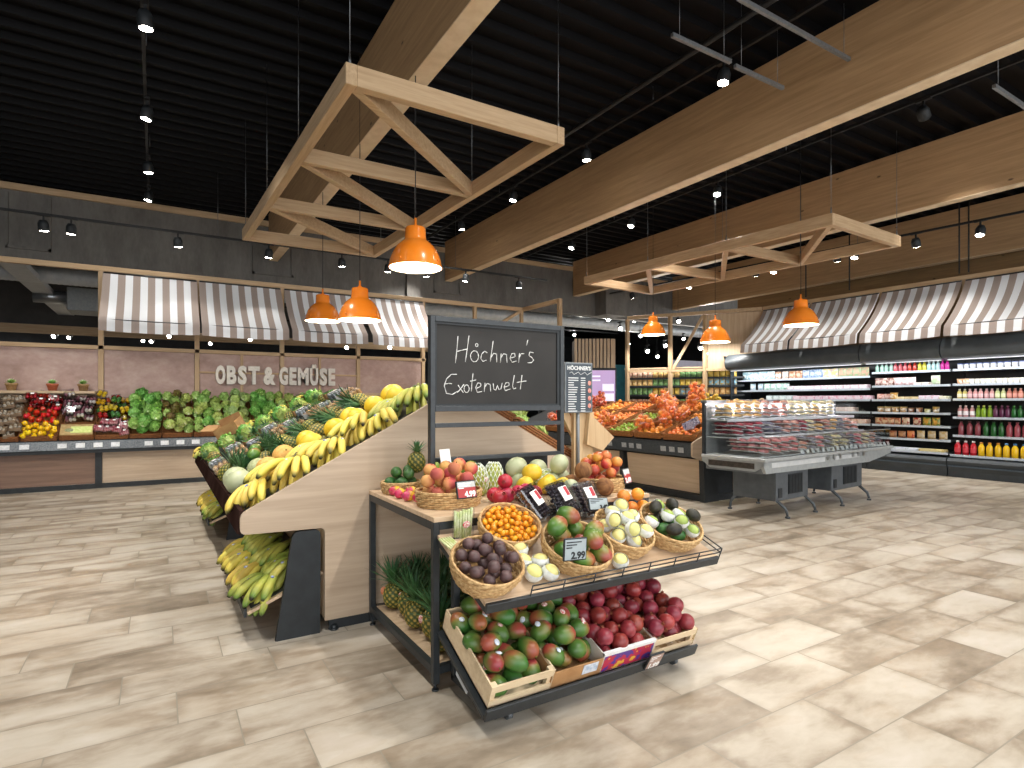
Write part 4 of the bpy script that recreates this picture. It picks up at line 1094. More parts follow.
spawn(kit('cardboard_box', None, [kit('box_body', m.mesh('box_body', CARD)), kit('flap', fl_.mesh('flap', CARD))]), sl(.42, 7.55, .13, 1.2), 'open brown cardboard box among the bananas at the island far end', 'box')
# right hand slope of the island: wicker crates seen through the chalkboard frame
SR = Matrix.Translation((2 * PX - .44, 0, .752)) @ Matrix.Rotation(TH, 4, 'Y')
cr = wcrate_kit(.44, .55, .11)
fills = [(TOM, .034, 'red tomato', 'tomato', 12), (LETS, .07, 'small lettuce', 'lettuce', 6), (CABB, .08, 'white cabbage', 'cabbage', 5), (PEPR, .04, 'red pepper', 'pepper', 9), (AVOKD, .038, 'aubergine coloured avocado', 'avocado', 10), (TOM, .034, 'red tomato', 'tomato', 12)]
for r_ in range(3):
    for c in range(3):
        y = 4.05 + r_ * .60; s = -.27 - c * .48
        M = SR @ TR(s, y, .01, 0, 0, 0)
        nmx = 'brown wicker crate, right slope of the island, %s row, %s from low edge' % (ORD(r_), ORD(c))
        spawn(cr, M, nmx, 'crate', 'wicker crates on the right island slope')
        k, rr, t, cat, n = fills[(r_ * 2 + c) % 6]
        heap(M @ TR(0, 0, .01), .42, .52, n, rr, k, '%s, right island slope, crate %s-%s' % (t, ORD(r_), ORD(c)), cat, '%s pile in the %s row %s crate of the right slope' % (cat, ORD(r_), ORD(c)), 2, r_ * 5 + c)

# ============================================================ chalkboard table
root = empty('display_table', (0, 0, 0), 0, 'dark steel table with pale board top holding exotic fruit baskets', 'table')
m = MB(); m.b2((1.165, 2.66, .845), (2.63, 3.70, .870), .002); part('table_top', m, TABLEW, root)
TX0, TX1, TY0, TY1 = 1.165, 2.63, 2.665, 3.705
for x in (TX0, TX1 - .035):
    for y in (TY0, TY1 - .04):
        m = MB(); m.b2((x, y, .035), (x + .035, y + .035, .845), .003); l_ = part('leg', m, METAL, root)
        m = MB(); m.cyl((x + .0175, y + .0175, .004), (x + .0175, y + .0175, .04), .007, 8); m.cyl((x + .0175, y + .0175, 0), (x + .0175, y + .0175, .008), .018, 12); part('levelling_foot', m, METAL, l_)
for z in (.805, .085):
    m = MB(); m.b2((TX0 + .035, TY0, z), (TX1 - .035, TY0 + .035, z + .038)); m.b2((TX0 + .035, TY1 - .04, z), (TX1 - .035, TY1 - .005, z + .038)); m.b2((TX0, TY0 + .035, z), (TX0 + .035, TY1 - .04, z + .038)); m.b2((TX1 - .035, TY0 + .035, z), (TX1, TY1 - .04, z + .038))
    part('frame_rail', m, METAL, root)
m = MB(); m.b2((TX0 + .037, TY0 + .037, .10), (TX1 - .037, TY1 - .042, .122)); part('lower_board', m, TABLEW, root)
# pineapples under the table
k = 0
pp = []
for r_ in range(5):
    for c in range(4):
        pp.append((1.28 + c * .165 + (.03 if r_ % 2 else 0), 2.82 + r_ * .185))
for i, (x, y) in enumerate(pp):
    o = spawn(PINES[i % 3], TR(x, y, .122 + .088, rnd.uniform(-.06, .06), rnd.uniform(-.06, .06), rnd.uniform(0, 6)), 'upright pineapple under the table, %s from the front, %s from left' % (ORD(i // 4), ORD(i % 4)), 'pineapple', 'pineapples under the table')
    if i % 4 == 0:
        m = MB(); m.ell((-.056, -.03, .03), (.014, .022, .026), 10, 8); part('tag', m, STICK_R if i % 8 else mat('orange_tag', 'd8703a', 'e2a080', 60, .4), o, label='coloured brand tag')
# chalkboard frame
FY = 3.28
root = empty('chalkboard_stand', (0, 0, 0), 0, 'tall dark framed chalkboard reading Höchner\'s Exotenwelt above the table', 'chalkboard')
FX0, FX1 = 1.415, 2.425
m = MB(); m.b2((FX0, FY, .87), (FX0 + .032, FY + .045, 1.975), .002); part('post', m, METAL, root)
m = MB(); m.b2((FX1 - .032, FY, .87), (FX1, FY + .045, 1.975), .002); part('post', m, METAL, root)
for z, h_, nm_ in ((1.94, .035, 'top_rail'), (1.385, .035, 'board_rail'), (1.285, .028, 'middle_rail'), (1.075, .025, 'lower_rail')):
    m = MB(); m.b2((FX0 + .032, FY, z), (FX1 - .032, FY + .045, z + h_), .002); part(nm_, m, METAL, root)
BOARD = mat('blackboard', '242321', '2d2b29', 3, .75)
m = MB(); m.b2((FX0 + .033, FY + .018, 1.42), (FX1 - .033, FY + .028, 1.94)); brd = part('writing_board', m, BOARD, root)
m = MB()
for a in ((FX0 + .033, 1.42, FX1 - .033, 1.432), (FX0 + .033, 1.925, FX1 - .033, 1.94), (FX0 + .033, 1.432, FX0 + .045, 1.925), (FX1 - .055, 1.432, FX1 - .033, 1.925)): m.b2((a[0], FY + .008, a[1]), (a[2], FY + .018, a[3]))
part('inner_frame', m, METALF, root)
CHALK = mat('chalk', 'c9c9c6', 'e2e2de', 90, .9)
def circ(cx, cy, rx, ry, a0=0, a1=360, n=12): return [(cx + rx * math.cos(R(a0 + (a1 - a0) * i / n)), cy + ry * math.sin(R(a0 + (a1 - a0) * i / n))) for i in range(n + 1)]
S = [[(456, 168), (452, 220), (444, 294)], [(507, 166), (500, 220), (490, 288)], [(448, 240), (474, 234), (500, 228)], circ(533, 262, 19, 26, -60, 320), circ(543, 210, 6, 7),
     [(592, 246), (580, 238), (566, 252), (562, 272), (572, 286), (588, 280)], [(620, 190), (612, 245), (606, 288)], [(609, 268), (622, 248), (636, 252), (636, 290)],
     [(657, 250), (653, 292)], [(655, 270), (668, 250), (682, 254), (684, 292)], [(702, 270), (722, 264), (720, 248), (706, 250), (698, 272), (708, 290), (728, 284)],
     [(742, 248), (738, 292)], [(740, 270), (750, 250), (764, 250)], [(781, 186), (775, 212)], [(808, 246), (790, 242), (786, 258), (800, 268), (808, 280), (798, 292), (780, 292)],
     [(450, 346), (425, 346), (402, 368), (392, 400), (402, 434), (430, 440), (455, 424)], [(392, 392), (412, 388), (428, 390)], [(456, 396), (468, 414), (482, 432)], [(484, 392), (468, 414), (452, 432)],
     circ(496, 413, 12, 18, -60, 320), [(526, 342), (521, 385), (518, 426)], [(512, 378), (526, 376), (540, 372)], [(540, 412), (562, 402), (562, 388), (548, 386), (538, 408), (546, 430), (568, 426)],
     [(582, 386), (578, 428)], [(580, 406), (592, 388), (606, 394), (608, 426)], [(620, 388), (622, 414), (632, 420), (640, 398), (646, 416), (656, 414), (662, 386)],
     [(672, 406), (694, 398), (692, 384), (678, 386), (670, 406), (676, 422), (700, 414)], [(718, 350), (710, 400), (714, 414), (726, 410)], [(754, 350), (748, 400), (746, 416)], [(730, 384), (750, 380), (774, 377)]]
m = MB()
for st in S:
    pts = []
    for i in range(len(st) - 1):
        for t in (0, .33, .66): pts.append((st[i][0] * (1 - t) + st[i + 1][0] * t, st[i][1] * (1 - t) + st[i + 1][1] * t))
    pts.append(st[-1])
    P3 = []
    for x, y in pts:
        p = aty(360 + x * 220 / 1024, 300 + y * 165 / 768, FY + .017); P3.append((p.x, p.y, p.z))
    m.tube(P3, [.0026 + .0008 * math.sin(i * 1.7) for i in range(len(P3))], 6, flat=1)
part('chalk_writing', m, CHALK, brd, label='white handwriting Höchner\'s Exotenwelt')
# ---------------- on the table top
ZT = .870
basket(TR(1.31, 3.50, ZT), .125, .11, .07, 'small wicker basket of green avocados at the table back left', 5)
heap(TR(1.31, 3.50, ZT + .03), .24, .21, 20, .038, AVOK, 'green avocado in the small back left basket', 'avocado', 'green avocados in the back left basket', 2, 3, None, True)
spawn(PINEL, TR(1.42, 3.52, 1.055, 0, .05, 0), 'small pineapple standing on the avocados at the table back', 'pineapple')
PIT = tmat('pitahaya', [(0, 'c0285a'), (.4, 'd04a62'), (.52, 'e0b030'), (1, 'e6c040')], .4, nz=.9, nscale=10, hv=.02)
def pit_kit():
    m = MB(); m.ell((0, 0, 0), (.042, .03, .03), 14, 9, None, lambda d, th, ph: .5 + .5 * d.x); c = MB()
    for k in range(12):
        a = k * 2.4; x = -.03 + .005 * k; rr = .028; p = Vector((x, rr * math.cos(a), rr * math.sin(a))); o_ = Vector((.008, .012 * math.cos(a), .012 * math.sin(a))); sd = Vector((0, -math.sin(a), math.cos(a))) * .006
        c._add([p + sd, p - sd, p + o_], [(0, 1, 2), (2, 1, 0)])
    return kit('pitahaya', m.mesh('pitahaya', PIT), [kit('scales', c.mesh('scales', mat('pitahaya_scale', 'c8325a', 'a8b050', 30, .5)))])
PITK = pit_kit()
pos = [(1.235, 3.40), (1.225, 3.29), (1.235, 3.18), (1.31, 3.33), (1.32, 3.22), (1.27, 3.10)]
for i, (x, y) in enumerate(pos): spawn(PITK, TR(x, y, ZT + .031, rnd.random() * 3, 0, rnd.uniform(-.6, .6)), 'pink and yellow pitahaya at the table left edge, %s' % colrow([(a[1], a[0]) for a in pos], 1)[i].replace('left', 'the peach basket'), 'pitahaya', 'pitahayas at the table edge')
basket(TR(1.385, 2.955, ZT), .185, .165, .085, 'large wicker basket of peaches at the table front left corner', 7, .92)
heap(TR(1.385, 2.955, ZT + .035), .35, .30, 42, .042, PEACH, 'blushed peach in the front left basket', 'peach', 'peaches in the front left basket', 4, 8, None, True, zmax=.20)
def sign_kit(w_, h_, col, tx, name='price_sign', tcol='f0f0ee', red=False):
    m = MB(); m.b2((-w_/2, 0, 0), (w_/2, .012, h_), .003); a = kit('frame', m.mesh('frame', METALF))
    m = MB(); m.b2((-w_/2 + .006, -.001, .006), (w_/2 - .006, 0, h_ - .006)); kids = [a]
    if red:
        m2 = MB(); m2.b2((-w_/2 + .006, -.0012, h_ * .62), (w_/2 - .006, -.0002, h_ - .006)); kids.append(kit('header', m2.mesh('header', mat('sign_grey', 'b5b5b2', 'c8c8c4', 60, .5))))
    kids.append(kit('display', m.mesh('display', col)))
    t = text_mesh(tx, h_ * .42, emis('t_' + tcol, tcol, .0), .0003, .002, 'RIGHT'); kids.append(kit('price', t, M=TR(w_/2 - .01, -.002, h_ * .1, R(90))))
    m = MB()
    for j in range(3): m.b2((-w_/2 + .012, -.0022, h_ * (.80 - .12 * j)), (-w_/2 + w_ * (.75 - .2 * j), -.0014, h_ * (.85 - .12 * j)))
    kids.append(kit('text_line', m.mesh('text_line', emis('t_' + tcol, tcol, 0))))
    return kit(name, None, kids)
REDS = mat('red_display', 'a03030', 'b03836', 5, .5); GRYS = mat('grey_display', '9aa5a8', 'a8b2b4', 5, .4)
spawn(sign_kit(.125, .095, REDS, '4.99', red=True), TR(1.41, 2.77, ZT + .06, -.25, 0, .12), 'red price sign 4.99 clipped on the peach basket', 'price sign')
# green mangoes and papayas in foam nets behind the peaches
FOAM = mat('foam_net', 'd8e2c8', 'eef0e6', 20, .6)
def foam_net(rx, rz, n=14, nz=9):
    m = MB(); ring = [[(rx * math.sin(PI * (k + .6) / (nz + 1.2)) * math.cos(2 * PI * (i + .5 * (k % 2)) / n), rx * math.sin(PI * (k + .6) / (nz + 1.2)) * math.sin(2 * PI * (i + .5 * (k % 2)) / n), -rz * math.cos(PI * (k + .6) / (nz + 1.2))) for i in range(n)] for k in range(nz)]
    for k in range(nz - 1):
        for i in range(n):
            m.tube([ring[k][i], ring[k + 1][i]], .0024, 4); m.tube([ring[k][i], ring[k + 1][(i + (1 if k % 2 else -1)) % n]], .0024, 4)
    return m
PAPA = mat('papaya_skin', '8aa048', 'b5b848', 10, .4, hv=.03)
def papaya_kit():
    m = MB(); m.ell((0, 0, 0), (.058, .058, .098), 16, 12, lambda d, th, ph: 1 - .15 * d.z); st = MB(); st.ell((.012, -.058, .0), (.015, .006, .017), 10, 6)
    return kit('papaya', m.mesh('papaya', PAPA), [kit('foam_net', foam_net(.063, .104).mesh('foam_net', FOAM)), kit('sticker', st.mesh('sticker', STICK_R))])
pk_ = papaya_kit()
spawn(pk_, TR(1.665, 3.13, ZT + .105, .05, -.25, .2), 'papaya in white foam net just right of the peaches', 'papaya', 'papayas in foam nets')
spawn(pk_, TR(1.80, 3.18, ZT + .105, 0, .12, 1), 'papaya in white foam net standing under the chalkboard', 'papaya', 'papayas in foam nets')
spawn(pk_, TR(2.16, 3.14, ZT + .07, 1.35, 0, 1.2), 'papaya in foam net lying behind the yellow melons', 'papaya', 'papayas in foam nets')
for i, (x, y) in enumerate(((1.60, 3.42), (1.73, 3.38), (1.52, 3.5))): spawn(mango_kit(40 + i, mat('green_mango', '7d9a3a', 'a8b84a', 12, .4, hv=.03), .068), TR(x, y, ZT + .13, .3, -.7, .5), 'large pale green mango behind the peach basket, %s from left' % ORD((1, 2, 0)[i]), 'mango', 'pale green mangoes')
for i, (x, y) in enumerate(((1.58, 3.45), (1.72, 3.45), (1.84, 3.42))): spawn(M_GAL, TR(x, y, ZT + .072, 0, 0, 0, .88) , 'green melon lying under the pale mangoes, %s from left' % ORD(i), 'melon', 'melons under the mangoes')
m = MB(); m.box((0, 0, 0), (.085, .004, .10), None, .004); spawn(kit('tag_card', m.mesh('tag_card', PAPER)), TR(1.50, 3.25, ZT + .235, -.2, 0, .3), 'white card standing in the fruit beside the chalkboard post', 'card')
# red pomegranates
q = random.Random(3)
rp = [(1.62, 2.79, 0), (1.70, 2.84, 0), (1.64, 2.89, 0), (1.78, 2.79, 0), (1.80, 2.89, 0), (1.73, 2.94, 0), (1.88, 2.83, 0), (1.70, 2.87, .075), (1.88, 2.93, 0)]
RPM = mat('red_pitahaya', 'a01c30', 'c03040', 10, .4, hv=.02, vv=.2); RPK = [simple('pomegranate', RPM, (.044, .044, .042), None, 16, 11, [kit('calyx', calyx(.044))])]
nm = colrow(rp, 2)
for i, (x, y, z) in enumerate(rp): spawn(RPK[0], TR(x, y, ZT + .043 + z, q.uniform(.6, 2), 0, q.uniform(-1, 1)), 'bright red pomegranate on the table top, %s' % nm[i], 'pomegranate', 'red pomegranates on the table top')
# yellow and white melons
ym = [(1.93, 3.02, .06, M_CAN, .62, 'y'), (2.04, 2.95, .06, M_CAN, .62, 'y'), (2.01, 3.06, .13, M_CAN, .66, 'y'), (2.14, 2.92, .055, M_CAN, .58, 'y'), (2.12, 3.03, .06, M_CAN, .6, 'y'), (1.98, 3.2, .15, M_HON, .72, 'w'), (2.16, 3.22, .13, M_HON, .68, 'w'),
      (1.98, 3.17, .06, M_HON, .6, 'w'), (2.18, 3.09, .06, M_HON, .62, 'w'), (2.27, 3.12, .07, M_HON, .7, 'w'), (2.22, 3.06, .17, M_HON, .66, 'w'), (2.12, 2.81, .055, M_HON, .55, 'w')]
nm = colrow([(a[0], a[1]) for a in ym], 2)
for i, (x, y, z, k, s, c) in enumerate(ym): spawn(k, TR(x, y, ZT + z, q.random() * 3, q.random(), q.random() * 3, s), ('yellow' if c == 'y' else 'creamy white') + ' small melon, middle of the table, %s' % nm[i], 'melon', 'small melons on the table')
# dark crate of avocados behind the frame
m = MB(); m.b2((1.62, 3.42, ZT), (2.38, 3.68, ZT + .012)); 
for a in ((1.62, 3.42, 2.38, 3.432), (1.62, 3.668, 2.38, 3.68), (1.62, 3.432, 1.632, 3.668), (2.368, 3.432, 2.38, 3.668)): m.b2((a[0], a[1], ZT + .012), (a[2], a[3], ZT + .19))
root = tag(obj('produce_crate', m.mesh('produce_crate', TRAYM)), 'black plastic crate of dark avocados behind the chalkboard frame', 'crate')
heap(TR(2.0, 3.55, ZT + .05), .70, .22, 44, .038, AVOKD, 'dark avocado in the black crate', 'avocado', 'dark avocados in the black crate', 3, 5)
# coconuts, nectarine basket
cc = [(2.25, 2.97, 0), (2.22, 2.79, 0), (2.33, 2.735, 0), (2.27, 2.87, .09)]
for i, (x, y, z) in enumerate(cc): spawn(COCK, TR(x, y, ZT + .055 + z, i, i * 2, 0), 'brown hairy coconut left of the nectarine basket, %s' % colrow(cc, 1)[i], 'coconut', 'coconuts beside the nectarine basket')
basket(TR(2.46, 2.93, ZT), .155, .15, .085, 'wicker basket of nectarines at the table right end', 7, .92)
heap(TR(2.46, 2.93, ZT + .035), .31, .30, 34, .040, NECT, 'red yellow nectarine in the right basket', 'nectarine', 'nectarines in the right basket', 3, 12, None, True, zmax=.19)
spawn(sign_kit(.09, .10, REDS, '2.49', red=True), TR(2.58, 2.79, ZT + .05, -.3, 0, .35), 'small red price sign leaning on the nectarine basket', 'price sign')
# ============================================================ tilted trays in front of the table
AU = math.atan2(.78 - .605, .45)
MU = Matrix.Translation((1.185, 2.66, .783)) @ Matrix.Rotation(AU, 4, 'X')
NU_ = MU.to_3x3() @ Vector((0, 0, 1))
def up(u, v, h=0):
    p = atplane(u, v, MU.translation + NU_ * h, NU_); return MU.inverted() @ p
root = empty('tray_rack', (0, 0, 0), 0, 'black rolling rack of two tilted fruit trays before the table', 'rack')
m = MB(); m.M = MU; m.b2((0, -.53, -.02), (1.47, 0, 0), .002); part('upper_board', m, TABLEW, root)
m = MB(); m.M = MU; m.b2((0, -.55, -.045), (1.47, -.532, .0), .002); m.b2((0, -.53, -.045), (.02, 0, -.021)); m.b2((1.45, -.53, -.045), (1.47, 0, -.021)); part('upper_frame', m, METAL, root)
m = MB(); m.M = MU
for z in (.03, .055): m.cyl((.22, -.545, z), (1.47, -.545, z), .0035, 6)
for i in range(8): m.cyl((.22 + i * .1785, -.545, -.01), (.22 + i * .1785, -.545, .055), .0035, 6)
m.cyl((1.467, -.545, .03), (1.467, -.2, .03), .0035, 6); m.cyl((1.467, -.545, .055), (1.467, -.2, .055), .0035, 6)
part('wire_gallery', m, METAL, root)
AL = R(22.6)
ML = Matrix.Translation((1.205, 2.66, .313)) @ Matrix.Rotation(AL, 4, 'X')
NL_ = ML.to_3x3() @ Vector((0, 0, 1))
m = MB(); m.M = ML; m.b2((-.02, -.525, -.03), (1.28, 0, -.012)); m.b2((-.02, -.54, -.03), (1.28, -.527, .03), .002); part('lower_tray', m, METAL, root)
m = MB()
for x in (1.25, 2.46): m.b2((x, 2.61, .06), (x + .035, 2.645, .77), .002); m.b2((x, 2.22, .055), (x + .035, 2.64, .085))
part('side_upright', m, METAL, root)
m = MB(); m.b2((1.25, 2.20, .06), (2.50, 2.235, .09)); part('base_bar', m, METAL, root)
CAST = mat('caster_grey', '5a5f62', '6c7174', 20, .4, .4)
for x in (1.36, 2.42):
    for y in (2.27, 2.60):
        m = MB(); m.cyl((x - .013, y, .027), (x + .013, y, .027), .026, 14); w_ = part('caster', m, CAST, root)
        m = MB(); m.b2((x - .02, y - .018, .035), (x - .015, y + .018, .062)); m.b2((x + .015, y - .018, .035), (x + .02, y + .018, .062)); m.b2((x - .02, y - .018, .054), (x + .02, y + .018, .062)); part('fork', m, STEEL, w_)
m = MB(); m.M = ML; m.b2((-.018, -.36, -.055), (-.012, -.24, -.035)); part('rack_label', m, mat('label_grey', 'a8adb0', 'babec0', 40, .5), root)
# ---- crates of the lower tray: slatted wood, cardboard, pink printed, pale printed
def lo(x, y, z=0, rz=0): return ML @ TR(x * .96, y, z + .012, 0, 0, rz)
def crate_open(w_, d_, h_, t=.008, front='slat', mt=CRATEW, fm=None):
    b = MB(); b.b2((0, 0, 0), (w_, d_, .006)); b.b2((0, 0, 0), (t, d_, h_)); b.b2((w_ - t, 0, 0), (w_, d_, h_)); b.b2((t, d_ - t, 0), (w_ - t, d_, h_))
    kids = [kit('crate_body', b.mesh('crate_body', mt))]
    f = MB()
    if front == 'slat': f.b2((t, 0, 0), (w_ - t, t, h_ * .32)); f.b2((t, 0, h_ * .68), (w_ - t, t, h_)); f.b2((t, t, .006), (t + .022, t + .022, h_)); f.b2((w_ - t - .022, t, .006), (w_ - t, t + .022, h_))
    else: f.b2((t, 0, 0), (w_ - t, t, h_ * .92))
    kids.append(kit('front_panel', f.mesh('front_panel', fm or mt)))
    return kit('fruit_crate', None, kids)
spawn(crate_open(.33, .50, .115), lo(.0, -.51), 'pale slatted wooden crate of green and red mangoes', 'crate', 'crates on the lower tray')
CB = mat('cardboard_box_brown', 'a5784a', 'b5885a', 12, .8)
k_ = crate_open(.305, .50, .10, .006, 'full', CB)
o = spawn(k_, lo(.335, -.51), 'plain brown cardboard crate of mangoes, between the slatted and the pink one', 'crate', 'crates on the lower tray')
m = MB(); m.b2((.18, -.002, .03), (.27, -.0005, .085)); part('box_label', m, mat('box_label_white', 'dfe3e8', 'a8b8cc', 40, .5), o)
def printed(name, c1, c2, c3):
    n = N(name); v, _ = n.coords((1, 1, 1)); f = n.noise(v, 16, 2)
    n.col(n.ramp(f, [(.40, c1), (.46, c2), (.56, c2), (.60, c3)], 'CONSTANT')); return n.set(.5)
PINKB = printed('pink_print', '5a3a8a', 'b8304a', 'e0b040'); PALEB = printed('pale_print', 'a8885a', 'c8b08a', 'd8d0c0')
k_ = crate_open(.34, .50, .11, .007, 'full', mat('white_card', 'cfc8bc', 'ddd6ca', 10, .7), PINKB)
o = spawn(k_, lo(.645, -.51), 'pink and violet printed crate of pomegranates on the lower tray', 'crate', 'crates on the lower tray')
m = MB(); m.b2((.0, -.001, .100), (.34, .016, .118)); part('white_rim', m, WHITE, o)
k_ = crate_open(.32, .50, .105, .007, 'slat', PALEB, CRATEW)
spawn(k_, lo(.99, -.51), 'pale crate of pomegranates at the right end of the lower tray', 'crate', 'crates on the lower tray')
def mrot(q): return (q.uniform(-.5, .5), q.uniform(-.5, .5), q.uniform(0, 6.28))
heap(lo(.165, -.255, .01), .34, .50, 60, .047, MANGOS, 'mango in the slatted crate', 'mango', 'mangoes in the slatted crate', 6, 21, mrot, scale=(.96, 1), zmax=.17)
heap(lo(.49, -.255, .01), .32, .50, 48, .047, MANGOS, 'mango in the brown cardboard crate', 'mango', 'mangoes in the cardboard crate', 5, 22, mrot, scale=(.96, 1), zmax=.17)
heap(lo(.815, -.255, .01), .35, .50, 70, .041, POMS, 'pomegranate in the pink printed crate', 'pomegranate', 'pomegranates in the pink crate', 6, 23, lambda q: (q.uniform(.2, 2.4), q.uniform(-1, 1), q.uniform(0, 6)), scale=(.95, 1), zmax=.16)
heap(lo(1.15, -.255, .01), .34, .50, 70, .041, POMS, 'pomegranate in the rightmost crate', 'pomegranate', 'pomegranates in the rightmost crate', 6, 24, lambda q: (q.uniform(.2, 2.4), q.uniform(-1, 1), q.uniform(0, 6)), scale=(.95, 1), zmax=.16)
spawn(sign_kit(.10, .105, mat('orange_grey_display', 'a88a7c', 'b59a8c', 30, .5), '1.99'), lo(.97, -.555, -.02, 0) @ TR(0, 0, 0, .12, 0, 0), 'price sign clipped to the front of the lower tray', 'price sign')
# ---- upper tray: baskets and loose fruit (positions are along the board, across the board)
def U(x, y, z=0, rz=0, rx=0): return MU @ TR(x - .015, y + .01, z, rx, 0, rz)
ub = dict(group='wicker baskets on the upper tray')
basket(U(.075, -.39, 0, 0, .14), .165, .155, .115, 'round wicker basket of dark passion fruit at the upper tray corner', 8, .72, **ub)
heap(U(.075, -.395, .055, 0, .14), .315, .295, 60, .030, PASK, 'purple brown passion fruit', 'passion fruit', 'passion fruit in the corner basket', 5, 31, None, True, bowl=.02, zmax=.10)
basket(U(.355, -.105, .0, 0, .18), .165, .145, .10, 'wicker basket heaped with orange kumquats', 7, .78, **ub)
heap(U(.355, -.11, .045, 0, .18), .31, .27, 170, .0158, KUMK, 'kumquat in the wicker basket', 'kumquat', 'kumquats in the wicker basket', 12, 32, None, True, bowl=.012, zmax=.072)
basket(U(.60, -.36, .0, 0, .14), .18, .175, .11, 'large wicker basket of green and red mangoes, upper tray middle', 8, .75, **ub)
heap(U(.60, -.365, .045, 0, .14), .37, .35, 40, .051, MANGOSL, 'shiny mango in the middle basket', 'mango', 'mangoes in the middle basket', 4, 33, mrot, True, bowl=.02, zmax=.16)
basket(U(.955, -.30, .0, .1, .14), .165, .165, .11, 'wicker basket of foam wrapped pale pears, upper tray', 8, .78, **ub)
PEARM = mat('nashi_skin', 'd2ca7a', 'ddd690', 20, .5, hv=.02); CUP = mat('foam_cup', 'd9dcd6', 'eceeea', 60, .7, bump=.5)
def foam_fruit(mt, r, name):
    m = MB(); m.ell((0, 0, 0), (r, r, r * .92), 14, 10, dimple); c = MB()
    prof = []
    for k in range(8):
        a = PI * (.98 - .62 * k / 7); prof.append((r * 1.13 * math.sin(a) * (1 + .03 * (k % 2)), r * 1.06 * math.cos(a)))
    c.lathe(prof, 18, cap=False); c.lathe([(a * .96, b) for a, b in prof][::-1], 18, cap=False)
    return kit(name, m.mesh(name, mt), [kit('foam_net', c.mesh('foam_net', CUP), label='white foam net sleeve')])
NASHI = foam_fruit(PEARM, .038, 'nashi_pear')
heap(U(.955, -.305, .045, .1, .14), .31, .30, 24, .042, NASHI, 'foam wrapped nashi pear in the basket', 'pear', 'nashi pears in the basket', 3, 34, lambda q: (q.uniform(-.5, .9), q.uniform(-.5, .5), 0), True, bowl=.02, zmax=.15)
basket(U(1.30, -.31, .0, .0, .14), .185, .175, .11, 'wicker basket of avocados and foam wrapped fruit at the tray right end', 8, .78, **ub)
GF = foam_fruit(mat('guava_skin', '8aa048', 'a8b860', 20, .5), .036, 'guava')
heap(U(1.30, -.315, .045, 0, .14), .35, .33, 34, .039, [AVOK, AVOKD, GF, AVOK, GF], 'avocado or guava in the right end basket', 'fruit', 'mixed fruit in the right end basket', 4, 35, lambda q: (q.uniform(-.4, .9), q.uniform(-.4, .4), q.uniform(0, 3)), True, bowl=.02, zmax=.13)
for i, (x, y) in enumerate(((.30, -.46), (.385, -.475), (.30, -.365), (.385, -.385), (.33, -.28), (.80, -.49))):
    spawn(foam_fruit(PEARM, .040, 'nashi_pear') if i == 0 else NASHI, U(x, y, .045, i, .3), 'foam wrapped pear standing loose at the upper tray edge, %s' % ['front left', 'front right', 'second row left', 'second row right', 'hindmost', 'alone right of the mangoes'][i], 'pear', 'loose foam wrapped pears')
for i, (x, y, z) in enumerate(((1.16, -.07, .05), (1.25, -.06, .05), (1.34, -.06, .05), (1.30, -.03, .12), (1.20, -.02, .11))): spawn(ORANGEK, U(x, y, z, i), 'orange lying behind the right end tray baskets, %s from left' % ORD((0, 2, 4, 3, 1)[i]), 'orange', 'oranges behind the tray baskets')
spawn(sign_kit(.125, .105, GRYS, '2.99', tcol='1c1f22'), U(.47, -.525, .125, -.1, -.35), 'grey price sign 2.99 in the mango basket', 'price sign')
spawn(sign_kit(.13, .07, GRYS, '3.49', tcol='1c1f22'), U(.90, -.16, .13, -.1, -.7), 'grey price sign lying on the pear basket', 'price sign')
# lemongrass pack
STK = mat('lemongrass', 'b8c478', 'dfe0b8', 30, .5)
m = MB()
for i in range(7): m.cyl((-.04 + i * .0135, rnd.uniform(-.004, .004), 0), (-.045 + i * .015, rnd.uniform(-.004, .004), .14 + rnd.uniform(-.01, .01)), .007, 8)
b = MB(); b.b2((-.055, -.014, -.002), (.06, .014, .15), .006)
l = MB(); l.ell((.012, -.016, .07), (.022, .002, .018), 12, 6)
spawn(kit('lemongrass_pack', None, [kit('stalks', m.mesh('stalks', STK)), kit('bag', b.mesh('bag', FILM)), kit('label', l.mesh('label', STICK_R))]), U(.13, -.06, .0, 0, -.3), 'clear pack of pale lemongrass stalks at the tray back left', 'herb pack')
m = MB()
for i in range(5): m.cyl((-.03 + i * .014, 0, 0), (-.05 + i * .014, .11, .004), .006, 8)
spawn(kit('lemongrass_pack', m.mesh('lemongrass_pack', STK)), U(.06, -.17, .01, .1), 'loose pale lemongrass stalks lying on the tray corner', 'herb')
